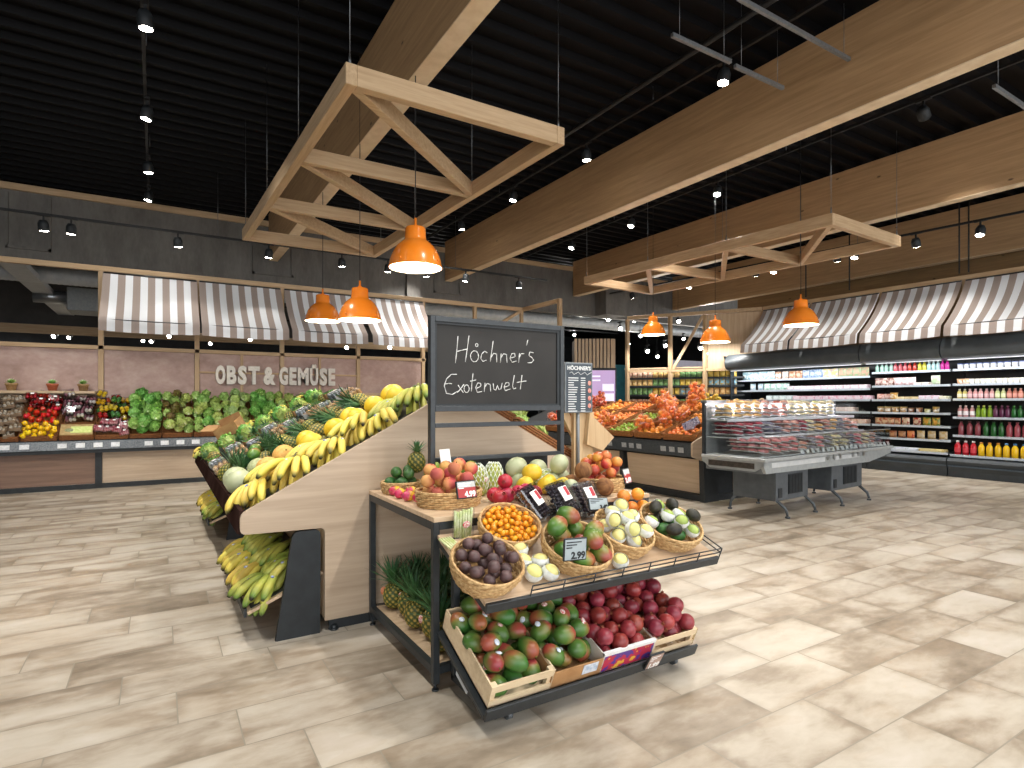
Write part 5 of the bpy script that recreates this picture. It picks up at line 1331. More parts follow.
# clamshell boxes of dark fruit
DARKB = [mat('dark_plum', '2e2024', '46343a', 40, .35), mat('dark_grape', '241a20', '3a2c34', 40, .35)]
def clam(seed):
    w_, d_, h_ = .15, .19, .075; q = random.Random(seed); c = MB()
    for i in range(6):
        for j in range(8): c.cur = q.randrange(2); c.ell((-w_/2 + (i + .5) * w_ / 6, -d_/2 + (j + .5) * d_ / 8, .02 + .02 * q.random()), (.013, .013, .016), 8, 6)
    for i in range(5):
        for j in range(7): c.cur = q.randrange(2); c.ell((-w_/2 + (i + 1) * w_ / 6, -d_/2 + (j + 1) * d_ / 8, .05), (.013, .013, .014), 8, 6)
    b = MB(); b.box((0, 0, h_ / 2), (w_ + .008, d_ + .008, h_), None, .008)
    b.box((0, 0, h_ * .5), (w_ + .02, d_ + .02, .003), None, 0)
    l = MB(); l.box((0, .015, h_ + .002), (.07, .085, .001)); l2 = MB(); l2.box((.018, .025, h_ + .003), (.026, .055, .001))
    return kit('clamshell_box', None, [kit('fruit', c.mesh('fruit', DARKB)), kit('clear_box', b.mesh('clear_box', clear('box_clear', 'e8ecf0', .7, .12))), kit('label', l.mesh('label', PAPER)), kit('red_print', l2.mesh('red_print', mat('print_red', 'b0303a', rough=.5)))])
for i, (x, z, rz) in enumerate(((.56, .04, .5), (.75, .05, .3), (.94, .03, .1))):
    spawn(clam(i), U(x, .02, z + .045, rz, .6), 'clear clamshell box of dark fruit with white label, %s from left' % ORD(i), 'fruit box', 'clamshell boxes between table and tray')

# ============================================================ price board on a pole and wooden stand behind the table
p0, p1 = aty(565, 362, 3.62), aty(592.5, 412.5, 3.62)
root = empty('price_board', (p0.x, 3.62, 0), 0, "slate price board headed Höchner's on a grey pole", 'sign')
wd = p1.x - p0.x; z0, z1 = p1.z, p0.z
m = MB(); m.b2((0, 0, z0), (wd, .02, z1), .003); part('frame', m, mat('board_frame', '6a7074', '7a8084', 20, .5), root)
m = MB(); m.b2((.012, -.002, z0 + .012), (wd - .012, 0, z1 - .012)); pn = part('panel', m, mat('slate_panel', '39424a', '424c54', 12, .6), root)
TW = mat('board_white', 'dcdedc', rough=.6)
obj('header', text_mesh('HÖCHNER\'S', .042, TW, .0004, .0015), pn, (wd / 2, -.003, z1 - .058), (R(90), 0, 0))
m = MB(); m.tube([(wd * (.15 + .08 * i), -.004, z1 - .085 + .012 * math.sin(i * 2.1)) for i in range(11)], .002, 5); part('script_line', m, TW, pn)
m = MB(); q = random.Random(2)
for i in range(15):
    z = z1 - .125 - i * .0185
    m.b2((.03, -.0035, z), (.03 + q.uniform(.05, .10), -.002, z + .007)); m.b2((wd * .56, -.0035, z), (wd * .56 + .045, -.002, z + .007))
part('price_lines', m, TW, pn)['kind'] = 'stuff'
m = MB()
for i in range(4): m.ell((wd * .88, -.003, z1 - .16 - i * .06), (.017, .002, .019), 12, 6)
part('fruit_pictures', m, mat('print_pink', 'c86a5a', 'e0a090', 60, .5), pn)
m = MB(); m.cyl((wd * .55, .03, .87), (wd * .55, .03, z0 + .1), .014, 10); part('pole', m, mat('pole_grey', '8a8e90', rough=.4, metal=.3), root)
root = empty('wooden_stand', (0, 3.66, 0), 0, 'pale oak plank stand with a tilted box beside the price board', 'stand')
def pz(u, v): p = aty(u, v, 3.66); return (p.x, p.z)
m = MB(); m.prism([pz(574, 412), pz(594, 412), pz(592, 490), pz(574, 490)], 0, .035, 'y'); part('upright_board', m, PLANKZ, root)
m = MB(); m.prism([pz(563, 411), pz(571, 411), pz(583, 440), pz(583, 452)], .036, .07, 'y'); part('brace', m, PLANKZ, root)
m = MB(); m.prism([pz(586, 413), pz(610, 437), pz(599, 450), pz(583, 444)], -.05, -.002, 'y'); part('tilted_box', m, PLANKZ, root)
# ============================================================ vegetable counter along the back wall
root = empty('vegetable_counter', (0, 0, 0), 0, 'long vegetable counter along the rose stone wall with laminate fronts', 'counter')
BY = 11.80
m = MB(); m.prism([(BY + .10, .62), (BY - .10, .70), (BY - .10, .80), (12.5, 1.36), (12.5, .62)], -4.4, 5.2, 'x'); part('sloped_bed', m, TRAYM, root)
m = MB(); m.prism([(BY - .13, .66), (BY - .10, .66), (BY - .07, .80), (BY - .10, .80)], -4.4, 5.2, 'x'); part('ticket_rail', m, mat('rail_grey', '55595c', '7c8083', 60, .3, .4), root)
m = MB(); m.b2((-4.4, BY - .10, .60), (5.2, BY + .1, .66)); part('front_rail', m, METALF, root)
px = [-4.3, -.86, .95, 2.75, 4.6]
for i in range(len(px) - 1):
    m = MB(); m.b2((px[i] + .05, BY + .04, .08), (px[i + 1] - .04, BY + .06, .60)); part('front_board', m, PANELD if i == 0 else PANEL, root, label='dark brown front board' if i == 0 else None)
for x in px:
    m = MB(); m.prism([(BY, 0), (BY, .62), (12.4, .62), (12.4, 0)], x - .045, x + .045, 'x'); part('post', m, METALF, root)
m = MB(); m.b2((-4.4, BY, 0), (5.2, BY + .03, .08)); part('plinth', m, METALF, root)
# front price tickets
for i in range(22):
    x = -2.5 + i * .235
    if i % 5 == 4: continue
    m = MB(); m.box((0, 0, 0), (.12, .004, .075)); spawn(kit('price_ticket', m.mesh('price_ticket', mat('ticket', 'c9ccce', 'e0e2e2', 40, .4))), TR(x, BY - .125, .73, -.2), 'small white price ticket on the vegetable counter rail, %s from left' % ORD(i), 'ticket', 'tickets on the vegetable counter')
BS = Matrix.Translation((0, BY - .08, .81)) @ Matrix.Rotation(math.atan2(.565, .72), 4, 'X')
wc = wcrate_kit(.45, .30, .09); xs2 = [-2.095 + i * .475 for i in range(-1, 13)]
PK_M = punnet_kit('mushroom_tray', .15, .12, .055, ([mat('mushroom', 'c5b49c', 'ddd0bc', 30, .7), mat('brown_mushroom', '9a7a5a', 'b5946e', 30, .7)], .02), mat('tray_tan', '8f7a64', rough=.5), 1, False)
PK_P = punnet_kit('pepper_pack', .15, .13, .07, ([PEP_R, mat('pepper_red2', 'a8241c', rough=.3)], .022), clear('bag_film', 'f2f2f2', .5), 2)
PK_O = punnet_kit('onion_net', .15, .13, .07, ([mat('onion_red', '7a4450', '9a6068', 20, .5), mat('garlic_white', 'd0c4bc', 'e2dad4', 20, .5)], .022), clear('bag_film'), 3, False)
PK_R = punnet_kit('radish_pack', .14, .12, .06, ([mat('radish', 'c03a52', 'd8606e', 20, .4), mat('radish2', 'd88890', 'e0a0a4', 20, .4)], .014), clear('bag_film'), 4)
PK_T = [punnet_kit('pepper_trio', .14, .12, .08, ([mm], .03), clear('bag_film'), 5, False) for mm in (PEP_R, mat('trio_green', '3a7a2a', '4a8a34', 10, .3), PEP_Y)]
cells = [('front', 0, PK_M, 'tray of mushrooms', 'mushroom tray'), ('front', 1, PEPY, 'yellow bell pepper', 'pepper'), ('front', 2, None, '', ''), ('front', 3, PK_R, 'pack of radishes', 'radish pack'), ('front', 4, SAVOY, 'bagged green lettuce', 'lettuce'),
         ('front', 5, LETRS, 'mixed leaf lettuce', 'lettuce'), ('front', 6, LETS, 'green lettuce', 'lettuce'), ('front', 7, CABB, 'pale cabbage', 'cabbage'), ('front', 8, LETS, 'green lettuce', 'lettuce')]
for i, x in enumerate(xs2[:12]):
    spawn(wc, BS @ TR(x, .16, 0), 'brown wicker crate in the front row of the vegetable counter, %s from left' % ORD(i), 'crate', 'wicker crates of the vegetable counter')
    for r_ in (1, 2):
        spawn(wc, BS @ TR(x, .16 + .30 * r_, .02 * r_), 'brown wicker crate in the %s row of the vegetable counter, %s from left' % ('middle' if r_ == 1 else 'back', ORD(i)), 'crate', 'wicker crates of the vegetable counter')
def row_fill(ix, r_, ks, what, cat, n, rr, top=.0, seed=0, nr=1, rot=None):
    heap(BS @ TR(xs2[ix], .16 + .30 * r_, .03 + .02 * r_ + top), .50, .36, int(n * 1.5), rr, ks, '%s, vegetable counter %s row crate %s' % (what, ['front', 'middle', 'back'][r_], ORD(ix)), cat, '%s in the %s row crate %s of the vegetable counter' % (cat, ['front', 'middle', 'back'][r_], ORD(ix)), nr, seed + ix * 3 + r_, rot)
flat = lambda q: (q.uniform(-.2, .2), q.uniform(-.2, .2), q.uniform(-.3, .3))
for r_ in range(3):
    row_fill(0, r_, PK_M, 'tray of mushrooms', 'mushrooms', 8, .068, -.03, 1, 1, flat)
    row_fill(1, r_, PK_M, 'tray of mushrooms', 'mushrooms', 8, .068, -.03, 1, 1, flat)
row_fill(2, 0, PEPY, 'yellow bell pepper', 'pepper', 16, .048, 0, 2, 2)
row_fill(2, 1, PEPR, 'red bell pepper', 'pepper', 14, .048, .02, 2, 2); row_fill(2, 2, PK_P, 'film pack of red peppers', 'pepper pack', 7, .075, -.01, 2, 1, flat)
row_fill(3, 1, PK_O, 'net of red onions and garlic', 'onions', 8, .07, 0, 2, 1, flat); row_fill(3, 2, PK_O, 'net of red onions and garlic', 'onions', 8, .07, 0, 3, 1, flat)
row_fill(4, 0, PK_R, 'pack of radishes', 'radishes', 10, .062, -.01, 3, 2, flat)
row_fill(4, 1, PK_T, 'pack of mixed coloured peppers', 'pepper pack', 8, .07, -.01, 3, 1, flat); row_fill(4, 2, PK_T, 'pack of mixed coloured peppers', 'pepper pack', 7, .07, 0, 4, 1, flat)
for ix in range(5, 12):
    for r_ in range(3):
        ks, t = ((SAVOY, 'dark green bagged lettuce') if ix in (5, 9) else (LETRS + LETS, 'mixed leaf lettuce') if ix in (6, 10) else (LETS + SAVOY, 'light green lettuce') if ix == 7 else ([CABB] + LETS, 'pale cabbage or lettuce'))
        row_fill(ix, r_, ks, t, 'lettuce', 8, .078, .02, 5)
# green info lid on the front crate
m = MB(); m.box((0, 0, 0), (.43, .26, .02), None, .003); c = MB(); c.box((.06, -.01, .012), (.28, .16, .003)); e_ = MB(); e_.ell((-.1, -.02, .013), (.06, .045, .004))
spawn(kit('carton_lid', None, [kit('lid', m.mesh('lid', mat('lid_tan', '9c8254', 'b59a66', 20, .6))), kit('print', c.mesh('print', mat('lid_green', 'b5c86a', 'd2d890', 30, .5))), kit('picture', e_.mesh('picture', mat('lid_pic', '4a4a30', 'a8b080', 80, .5)))]), BS @ TR(xs2[3], .15, .10, .0), 'tan carton with green printed label on the vegetable counter', 'carton')
# potted plants on the wall shelf
POT = mat('terracotta', 'a8563a', 'b86a4a', 20, .7); POTB = mat('pot_wicker', '9a7a4e', 'b5946a', 50, .8, bump=.4)
for i, (x, mt) in enumerate(((-2.06, POTB), (-1.53, POT), (-1.11, POTB), (-2.7, POT))):
    m = MB(); m.lathe([(.055, 0), (.075, .09), (.085, .09), (.085, .12), (.072, .12), (.068, .105)], 16)
    lf = MB(); q = random.Random(i)
    for k in range(26):
        a = k * 2.4; t = R(15 + 50 * (k / 26)); L = .11; d = Vector((math.sin(t) * math.cos(a), math.sin(t) * math.sin(a), math.cos(t))); sd = Vector((-math.sin(a), math.cos(a), 0)) * .018; p = Vector((0, 0, .11))
        lf._add([p, p + d * L * .5 + sd, p + d * L + Vector((0, 0, -.01)), p + d * L * .5 - sd, p + d * L * .5 + Vector((0, 0, .006))], [(0, 1, 4), (1, 2, 4), (2, 3, 4), (3, 0, 4)], False, [0, .5, 1, .5, .2])
    s = MB(); s.lathe([(0, .10), (.07, .10)], 12, cap=False)
    spawn(kit('potted_plant', None, [kit('pot', m.mesh('pot', mt)), kit('leaves', lf.mesh('leaves', LETD)), kit('soil', s.mesh('soil', mat('soil', '2c2018', '40301f', 60, .9)))]), TR(x, 12.34, 1.62), 'small potted plant on the wall shelf, %s' % ['in a woven pot at the left', 'in a terracotta pot in the middle', 'in a woven pot at the right end', 'outside the left picture edge'][i], 'plant', 'potted plants on the wall shelf')
spawn(kit('potted_plant', None, [kit('pot', m.mesh('pot', POT)), kit('leaves', lf.mesh('leaves', LETD))]), TR(4.95, 12.34, 1.62), 'small plant on the right wall shelf beside the chalkboard post', 'plant')

# ============================================================ citrus counter on the right
CX = 6.63
root = empty('citrus_counter', (0, 0, 0), 0, 'long fruit counter of citrus crates with beige fronts and black posts', 'counter')
Y0, Y1 = 5.62, 10.8
m = MB(); m.prism([(CX + .12, .60), (CX - .20, .66), (CX - .20, .84), (7.95, 1.42), (8.75, .84), (8.75, .60)], Y0 + .03, Y1, 'y'); part('sloped_bed', m, TRAYM, root)
m = MB(); m.prism([(CX - .235, .66), (CX - .20, .66), (CX - .16, .83), (CX - .20, .83)], Y0 + .03, Y1, 'y'); part('ticket_rail', m, mat('rail_dark', '33373a', '45494c', 60, .3, .4), root)
m = MB(); m.prism(rounded([(CX - .05, .60, False), (CX - .25, .66, True), (CX - .25, .86, True), (7.95, 1.50, True), (8.8, .86, True), (8.8, .60, False)], .03), Y0, Y0 + .03, 'y'); part('end_panel', m, PANEL, root)
cy = [Y0, 7.30, 9.0, 9.9, Y1]
for i in range(4):
    m = MB(); m.prism([(CX + .10, .10), (CX + .02 + .02, .60), (CX + .06, .60), (CX + .12, .10)], cy[i] + .10, cy[i + 1] - .03, 'y'); part('front_board', m, PANELY, root)
for y in cy:
    m = MB(); m.prism([(CX, 0), (CX - .02, .62), (CX + .16, .62), (CX + .30, .0)], y, y + .09, 'y'); part('post', m, METALF, root)
m = MB(); m.b2((CX + .03, Y0 + .02, 0), (8.6, Y1, .09)); m.b2((CX + .14, Y0 + .09, .09), (8.6, Y1, .60)); part('plinth', m, METALF, root)
m = MB(); m.b2((7.35, Y0 + .06, .12), (8.6, Y0 + .088, .58)); part('side_board', m, PANEL, root)
for i in range(16):
    y = 5.85 + i * .17
    if i in (3, 4, 8, 12): continue
    m = MB(); m.box((0, 0, 0), (.004, .105, .075)); spawn(kit('price_ticket', m.mesh('price_ticket', mat('ticket_dark', '8a8e92', 'a5a9ac', 40, .4))), TR(CX - .235, y, .745, 0, -.12), 'small grey price ticket on the citrus counter rail, %s from the near end' % ORD(i), 'ticket', 'tickets on the citrus counter')
CS = Matrix.Translation((CX - .19, 0, .865)) @ Matrix.Rotation(-math.atan2(.56, 1.5), 4, 'Y')
wk = wcrate_kit(.44, .56, .09, mat('wicker_orange', '8a5628', 'b0763c', 60, .7, vv=.1, bump=.4))
sel = {  # (row along the aisle, column up the slope): kits, radius, count, words, category
    (0, 0): ([NETM[0], MANDK], .045, 20, 'mandarin', 'mandarin'), (1, 0): (ORANGEK, .040, 24, 'orange', 'orange'), (3, 0): (NETM, .10, 5, 'net of mandarins', 'net'), (2, 0): (LIMK, .031, 44, 'green yellow lime', 'lime'), (4, 0): (NETR, .10, 5, 'net of red apples', 'net'), (5, 0): (NETR, .10, 5, 'net of red apples', 'net'),
    (0, 1): (ORANGEK, .040, 24, 'orange', 'orange'), (1, 1): (NETM, .10, 6, 'net of mandarins', 'net'), (3, 1): (MANDK, .033, 40, 'mandarin', 'mandarin'), (2, 1): (LIMK, .031, 40, 'green yellow lime', 'lime'), (4, 1): (ORANGEK, .040, 26, 'orange', 'orange'), (5, 1): (NETR, .10, 6, 'net of red apples', 'net'),
    (0, 2): (simple('grapefruit', mat('grapefruit_peel', 'd88a2c', 'dd9c48', 30, .45, vv=.1), (.048, .048, .045)), .047, 24, 'grapefruit', 'grapefruit'), (1, 2): (ORANGEK, .040, 30, 'orange', 'orange'), (2, 2): (NETM, .10, 8, 'net of mandarins', 'net'), (3, 2): (MANDK, .033, 42, 'mandarin', 'mandarin'), (4, 2): (ORANGEK, .040, 30, 'orange', 'orange'), (5, 2): (NETR, .10, 7, 'net of red apples', 'net')}
for (r_, c), (ks, rr, n, t, cat) in sel.items():
    if isinstance(ks, list) and len(ks) == 2 and ks[1] is MANDK: ks = MANDK; rr = .033; n = 34
    M = CS @ TR(.25 + c * .47, 5.98 + r_ * .62, .0)
    w_ = '%s crate from the near end, %s tier' % (ORD(r_), ['bottom', 'middle', 'top'][c])
    spawn(wk, M, 'brown wicker crate of the citrus counter, ' + w_, 'crate', 'wicker crates of the citrus counter')
    net = cat == 'net'
    heap(M @ TR(0, 0, .01 if not net else -.07), .46, .60, n, rr, ks, '%s, %s' % (t, w_.replace(' from the near end', '')), cat, '%s in the %s of the citrus counter' % (cat, w_), 2, 50 + r_ * 4 + c, (lambda q: (q.uniform(-.3, .3), q.uniform(-.3, .3), q.uniform(-.6, .6))) if net else None)
# big nets on the crest and yellow fruit beyond
for i, (s, y, h_) in enumerate(((1.05, 6.55, .20), (1.22, 6.62, .30), (1.2, 6.4, .26), (.95, 6.8, .18), (.30, 6.72, .15), (.42, 6.5, .17), (.18, 6.9, .13), (.66, 6.7, .18))):
    spawn(NETM[i % 2], CS @ TR(s, y, h_ - .06, .5, .2, i, 1.15), 'bulging net of mandarins heaped on the citrus, %s' % ['high near the crest', 'highest of all', 'high and nearest the glass', 'high and farther back', 'low at the front edge', 'low, second from the glass', 'low, third from the glass', 'half way up'][i], 'net', 'nets heaped on the citrus')
for i in range(2):
    b = MB(); b.box((0, 0, 0), (.26, .03, .12), None, .01); spawn(kit('fruit_bag', b.mesh('fruit_bag', BAND_B)), CS @ TR(.24 + i * .12, 5.86 + i * .1, .15 - .02 * i, .5, .3, 1.2 + i), 'dark blue printed fruit bag at the near end of the citrus, %s' % ('upper' if i else 'lower'), 'bag', 'blue printed bags')
BS2 = Matrix.Translation((7.98, 0, 1.42)) @ Matrix.Rotation(math.atan2(.58, .8), 4, 'Y')
heap(BS2 @ TR(.22, 6.0, .03), .42, .5, 26, .036, LEMK, 'lemon on the back slope of the citrus counter', 'lemon', 'lemons on the back slope', 2, 71)
heap(BS2 @ TR(.05, 6.75, .05), .42, .6, 24, .036, LEMK, 'lemon on the crest of the citrus counter', 'lemon', 'lemons on the crest', 2, 72)
heap(Matrix.Translation((8.75, 6.35, .86)), .5, .8, 60, .042, ORANGEK, 'orange in the heap behind the chilled island', 'orange', 'oranges behind the chilled island', 4, 73)

# ============================================================ chilled meat island
CH = Matrix.Translation((6.11, 4.31, 0)) @ Matrix.Rotation(R(4.6), 4, 'Z')
root = empty('chilled_island', M=CH, label='grey wheeled chilled island with glass walls full of packed meat', cat='chiller')
LW, DP = 3.52, .86
m = MB(); m.prism([(0, .70), (0, .66), (.05, .58), (LW - .75, .56), (LW - .25, .62), (LW, .66), (LW, .72), (LW - .02, .74), (.02, .74)], 0, .04, 'y'); part('front_skirt', m, GREYP, root)
m = MB(); m.prism([(0, .76), (0, .68), (.12, .60), (DP - .12, .60), (DP, .68), (DP, .76)], .0, .03, 'x'); m.prism([(0, .76), (0, .68), (.12, .62), (DP - .12, .62), (DP, .68), (DP, .76)], LW - .03, LW, 'x'); part('side_skirt', m, GREYP, root)
m = MB(); m.prism([(.03, .575), (LW - .8, .575), (LW - .03, .64), (LW - .03, .70), (.03, .70)], .045, DP - .04, 'y'); part('tub', m, mat('tub_grey', '5a5e60', '6a6e70', 10, .5), root)
m = MB(); m.b2((-.02, -.03, .725), (LW + .02, .0, .765), .008); m.b2((-.02, -.03, .725), (.0, DP, .765), .006); m.b2((LW, -.03, .725), (LW + .02, DP, .765), .006); part('bumper_rail', m, mat('bumper', 'a5a8a8', 'b0b3b2', 20, .35, .2), root)
m = MB(); m.b2((-.004, .12, .63), (-.001, DP - .1, .70)); part('end_grille', m, mat('grille_dark', '35302c', '4a443e', 30, .3), root)
m = MB(); m.b2((.16, -.008, .645), (1.45, -.001, .705)); m.b2((1.72, -.008, .65), (2.45, -.001, .70)); part('front_strip', m, mat('strip_white', 'b8bbbb', 'c4c6c6', 10, .3), root)
for i in range(6):
    m = MB(); m.b2((1.5 + i * .17 + (.2 if i > 2 else 0), -.016, .665), (1.56 + i * .17 + (.2 if i > 2 else 0), -.009, .73)); part('hook', m, STEEL, root)
m = MB(); m.b2((.0, DP - .04, .74), (.035, DP, 1.44)); m.b2((LW - .035, DP - .04, .74), (LW, DP, 1.44)); part('rear_post', m, METALF, root)
m = MB(); m.b2((0, DP - .07, 1.42), (LW - .35, DP + .02, 1.46), .004); part('top_rail', m, mat('rail_mid', '6a6e70', '777b7d', 10, .4), root)
m = MB(); m.b2((.035, DP - .03, .74), (LW - .035, DP - .02, 1.42)); part('back_wall', m, mat('inner_grey', '8a8c8e', '9a9c9e', 6, .4), root)
for x in (.012, LW - .02):
    m = MB(); m.prism([(.0, .765), (.0, 1.02), (.06, 1.06), (DP - .36, 1.42), (DP - .05, 1.42), (DP - .05, .765)], x, x + .008, 'x'); part('side_glass', m, GLASS, root)
m = MB(); m.b2((.02, .0, .765), (LW - .02, .008, 1.02)); part('front_glass', m, GLASS, root)
m = MB(); m.cyl((.02, .004, 1.02), (LW - .02, .004, 1.02), .007, 6); part('glass_edge', m, STEEL, root)
m = MB(); m.b2((.035, .05, .765), (LW - .035, DP - .04, .775)); part('deck', m, mat('deck_white', 'c8cacc', 'd4d6d8', 6, .4), root)
for z, y0 in ((.98, .38), (1.20, .52)):
    m = MB(); m.b2((.04, y0, z), (LW - .04, DP - .04, z + .012)); m.b2((.04, y0 - .008, z - .015), (LW - .04, y0, z + .022)); part('shelf', m, mat('shelf_white', 'b8bcc0', 'c4c8cc', 6, .35), root)
for x0, wd in ((.44, .78), (1.86, .92)):
    b = MB(); b.b2((x0, .10, .20), (x0 + wd, .70, .575), .01); bx_ = part('machine_box', b, mat('box_grey', '4a4f53', '565b5f', 10, .5), root)
    b = MB()
    b.b2((x0 + wd * .36, .088, .27), (x0 + wd * .80, .10, .52))
    for k in range(9): b.b2((x0 + wd * (.37 + .047 * k), .082, .28), (x0 + wd * (.39 + .047 * k), .09, .51))
    b.b2((x0 + .05, .09, .24), (x0 + .13, .10, .36)); part('grille', b, METALF, bx_)
    for fx in (x0 + .04, x0 + wd - .06):
        for yy, s in ((.12, -1), (.68, 1)):
            b = MB(); b.tube([(fx, yy, .21), (fx + .04, yy + s * .10, .11), (fx + .05, yy + s * .12, .03)], [.02, .018, .016], 8); b.cyl((fx + .05, yy + s * .12, 0), (fx + .05, yy + s * .12, .02), .03, 10); part('foot', b, _mc['box_grey'], root)
MEATM = [[mat('meat_pink', 'b8505a', 'cf8088', 20, .3), mat('meat_pink2', 'c86a70', 'd89a9c', 20, .3)], [mat('meat_red', '7a2430', '9a3844', 20, .3), mat('meat_red2', '8a3040', 'b05a64', 20, .3)], [mat('meat_grey', '5a5a68', '8a8a98', 20, .3), mat('meat_grey2', '6a6a7c', 'a0a0ac', 20, .3)],
         [mat('sausage_yellow', 'c89a58', 'dab880', 20, .4), mat('sausage_tan', 'b87a50', 'd0a078', 20, .4)], [mat('cheese_cream', 'd2c49a', 'e0d6b4', 20, .4), mat('cheese_green', 'a8b078', 'c8c898', 20, .4)], [mat('salami', '9a5040', 'b87868', 20, .4), mat('salami2', 'a8685c', 'cca090', 20, .4)]]
trayw = mat('tray_white', 'd0d0d4', 'e0e0e2', 8, .3)
MK = [punnet_kit('meat_pack', .21, .16, .045, (mm, .05), trayw, i, True, mat('meat_label', 'dcd8e0', 'b84a5a', 40, .4) if i % 2 else PAPER) for i, mm in enumerate(MEATM)]
def cool(x, y, z, rz=0, rx=0): return CH @ TR(x, y, z, rx, 0, rz)
names_m = ['pink meat pack', 'dark red meat pack', 'grey violet meat pack', 'yellowish sausage pack', 'cream coloured cheese pack', 'salami pack']
tiers = [(.80, [.13, .28, .42], [0, 0, 0, 0, 5, 2, 0, 2, 4, 4, 2, 0, 4, 5, 2], 'bottom deck', 3), (.995, [.48, .64], [1, 1, 1, 2, 2, 5, 5, 1, 4, 3, 5, 3, 2, 5, 5], 'middle shelf', 3), (1.215, [.64], [3, 3, 3, 3, 5, 5, 5, 4, 4, 4, 3, 4, 4], 'top shelf', 4)]
for z, yy, seq, t, lv in tiers:
    for j, y in enumerate(yy):
        for i, kx in enumerate(seq):
            for L in range(lv):
                if (i * 7 + L * 3 + j) % 5 == 4 and L == lv - 1: continue
                spawn(MK[kx], cool(.14 + i * .222 + rnd.uniform(-.02, .02), y + rnd.uniform(-.015, .015), z + L * .056 + .02, PI / 2 + rnd.uniform(-.22, .22), .16) @ TR(0, 0, 0, rnd.uniform(-.06, .06), rnd.uniform(-.06, .06), 0), '%s, chilled island %s, %s%s, %s from the left' % (names_m[kx], t, ('%s row, ' % (['front', 'middle', 'rear'][j])) if len(yy) > 1 else '', ['lowest layer', 'second layer', 'third layer', 'fourth layer'][L], ORD(i)), 'meat pack' if kx not in (4,) else 'cheese pack', 'packs on the chilled island %s' % t)
for i in range(20):
    m = MB(); m.box((0, 0, 0), (.075, .003, .055)); spawn(kit('price_card', m.mesh('price_card', mat('card_grey', 'b5babc', 'd2d6d8', 60, .3))), cool(.95 + i * .135, .035, .80, 0, -.35), 'small price card inside the front glass of the island, %s from left' % ORD(i), 'price card', 'price cards in the chilled island')
for i in range(3):
    area_light('shelf_fill', tuple((CH @ Vector((.6 + i * 1.2, DP - .25, 1.40)))), (R(25), 0, R(4.6)), 1.1, .04, 15, (1, .92, .96))  # unseen fill light without a fitting, brightens the meat packs

# ============================================================ wall of chilled cabinets on the right
FX = 12.95
LEDW = emis('fridge_led', 'f4f8ff', .5)
BACKP = mat('fridge_back', '15181b', '1c2023', 6, .4); SHF = mat('fridge_shelf', '3a3f44', '454a4f', 10, .4); STRIP = mat('ticket_strip', 'b2bcc8', 'cfd8e0', 90, .35)
def cabinet(y0, y1, levels, label, ends=(False, False)):
    root = empty('chilled_cabinet', (0, 0, 0), 0, label, 'fridge', 'chilled cabinets')
    m = MB(); m.b2((FX + .75, y0, .0), (FX + .85, y1, 2.6)); part('back', m, BACKP, root)
    m = MB(); m.prism([(FX, 0), (FX + .8, 0), (FX + .8, .36), (FX - .02, .36), (FX - .06, .30), (FX, .12)], y0, y1, 'y'); part('base', m, FRIDGE, root)
    m = MB(); m.b2((FX - .062, y0, .20), (FX - .045, y1, .225)); part('bumper', m, mat('bumper_blue', '3f4a54', rough=.4), root)
    m = MB(); m.prism(rounded([(FX - .28, 2.60, True), (FX - .36, 2.44, True), (FX - .30, 2.28, True), (FX - .1, 2.24, False), (FX + .8, 2.24, False), (FX + .8, 2.66, False), (FX - .2, 2.66, True)], .09, 5), y0, y1, 'y'); part('canopy', m, mat('canopy_grey', '474d50', '50565a', 4, .35), root)
    m = MB(); m.b2((FX - .16, y0 + .05, 2.225), (FX - .11, y1 - .05, 2.239)); part('light_strip', m, LEDW, root)
    for z in levels:
        dd = .06 if z < .6 else .18
        m = MB(); m.b2((FX + dd, y0 + .01, z - .022), (FX + .75, y1 - .01, z)); sh = part('shelf', m, SHF, root)
        m = MB(); m.box((FX + dd - .012, (y0 + y1) / 2, z - .012), (.012, y1 - y0 - .02, .042), (0, -.2, 0)); part('ticket_strip', m, STRIP, sh)
    for k, y in enumerate((y0, y1)):
        if ends[k]:
            m = MB(); m.prism([(FX - .02, 0), (FX + .8, 0), (FX + .8, 2.62), (FX - .35, 2.62), (FX - .08, 2.2)], y - .02 if k == 0 else y, y if k == 0 else y + .03, 'y'); part('side_wall', m, FRIDGE, root)
    area_light('cabinet_light', (FX - .13, (y0 + y1) / 2, 2.215), (0, R(-18), 0), .05, (y1 - y0) * .95, 4.5 * (y1 - y0), (.95, .98, 1))
LA = [.44, .69, .95, 1.21, 1.48, 1.72, 1.99]; LB = [.44, .68, .95, 1.21, 1.48, 1.77, 2.06]; LC = [.42, .79, 1.14, 1.49, 1.775, 2.06]
cabinet(6.67, 10.05, LA, 'chilled cabinet farthest left, behind the meat island', (False, True))
cabinet(5.18, 6.65, LB, 'chilled cabinet in the middle with tubs and deli packs')
cabinet(2.6, 5.16, LC, 'chilled cabinet at the right picture edge with juice bottles')
_pk = {}
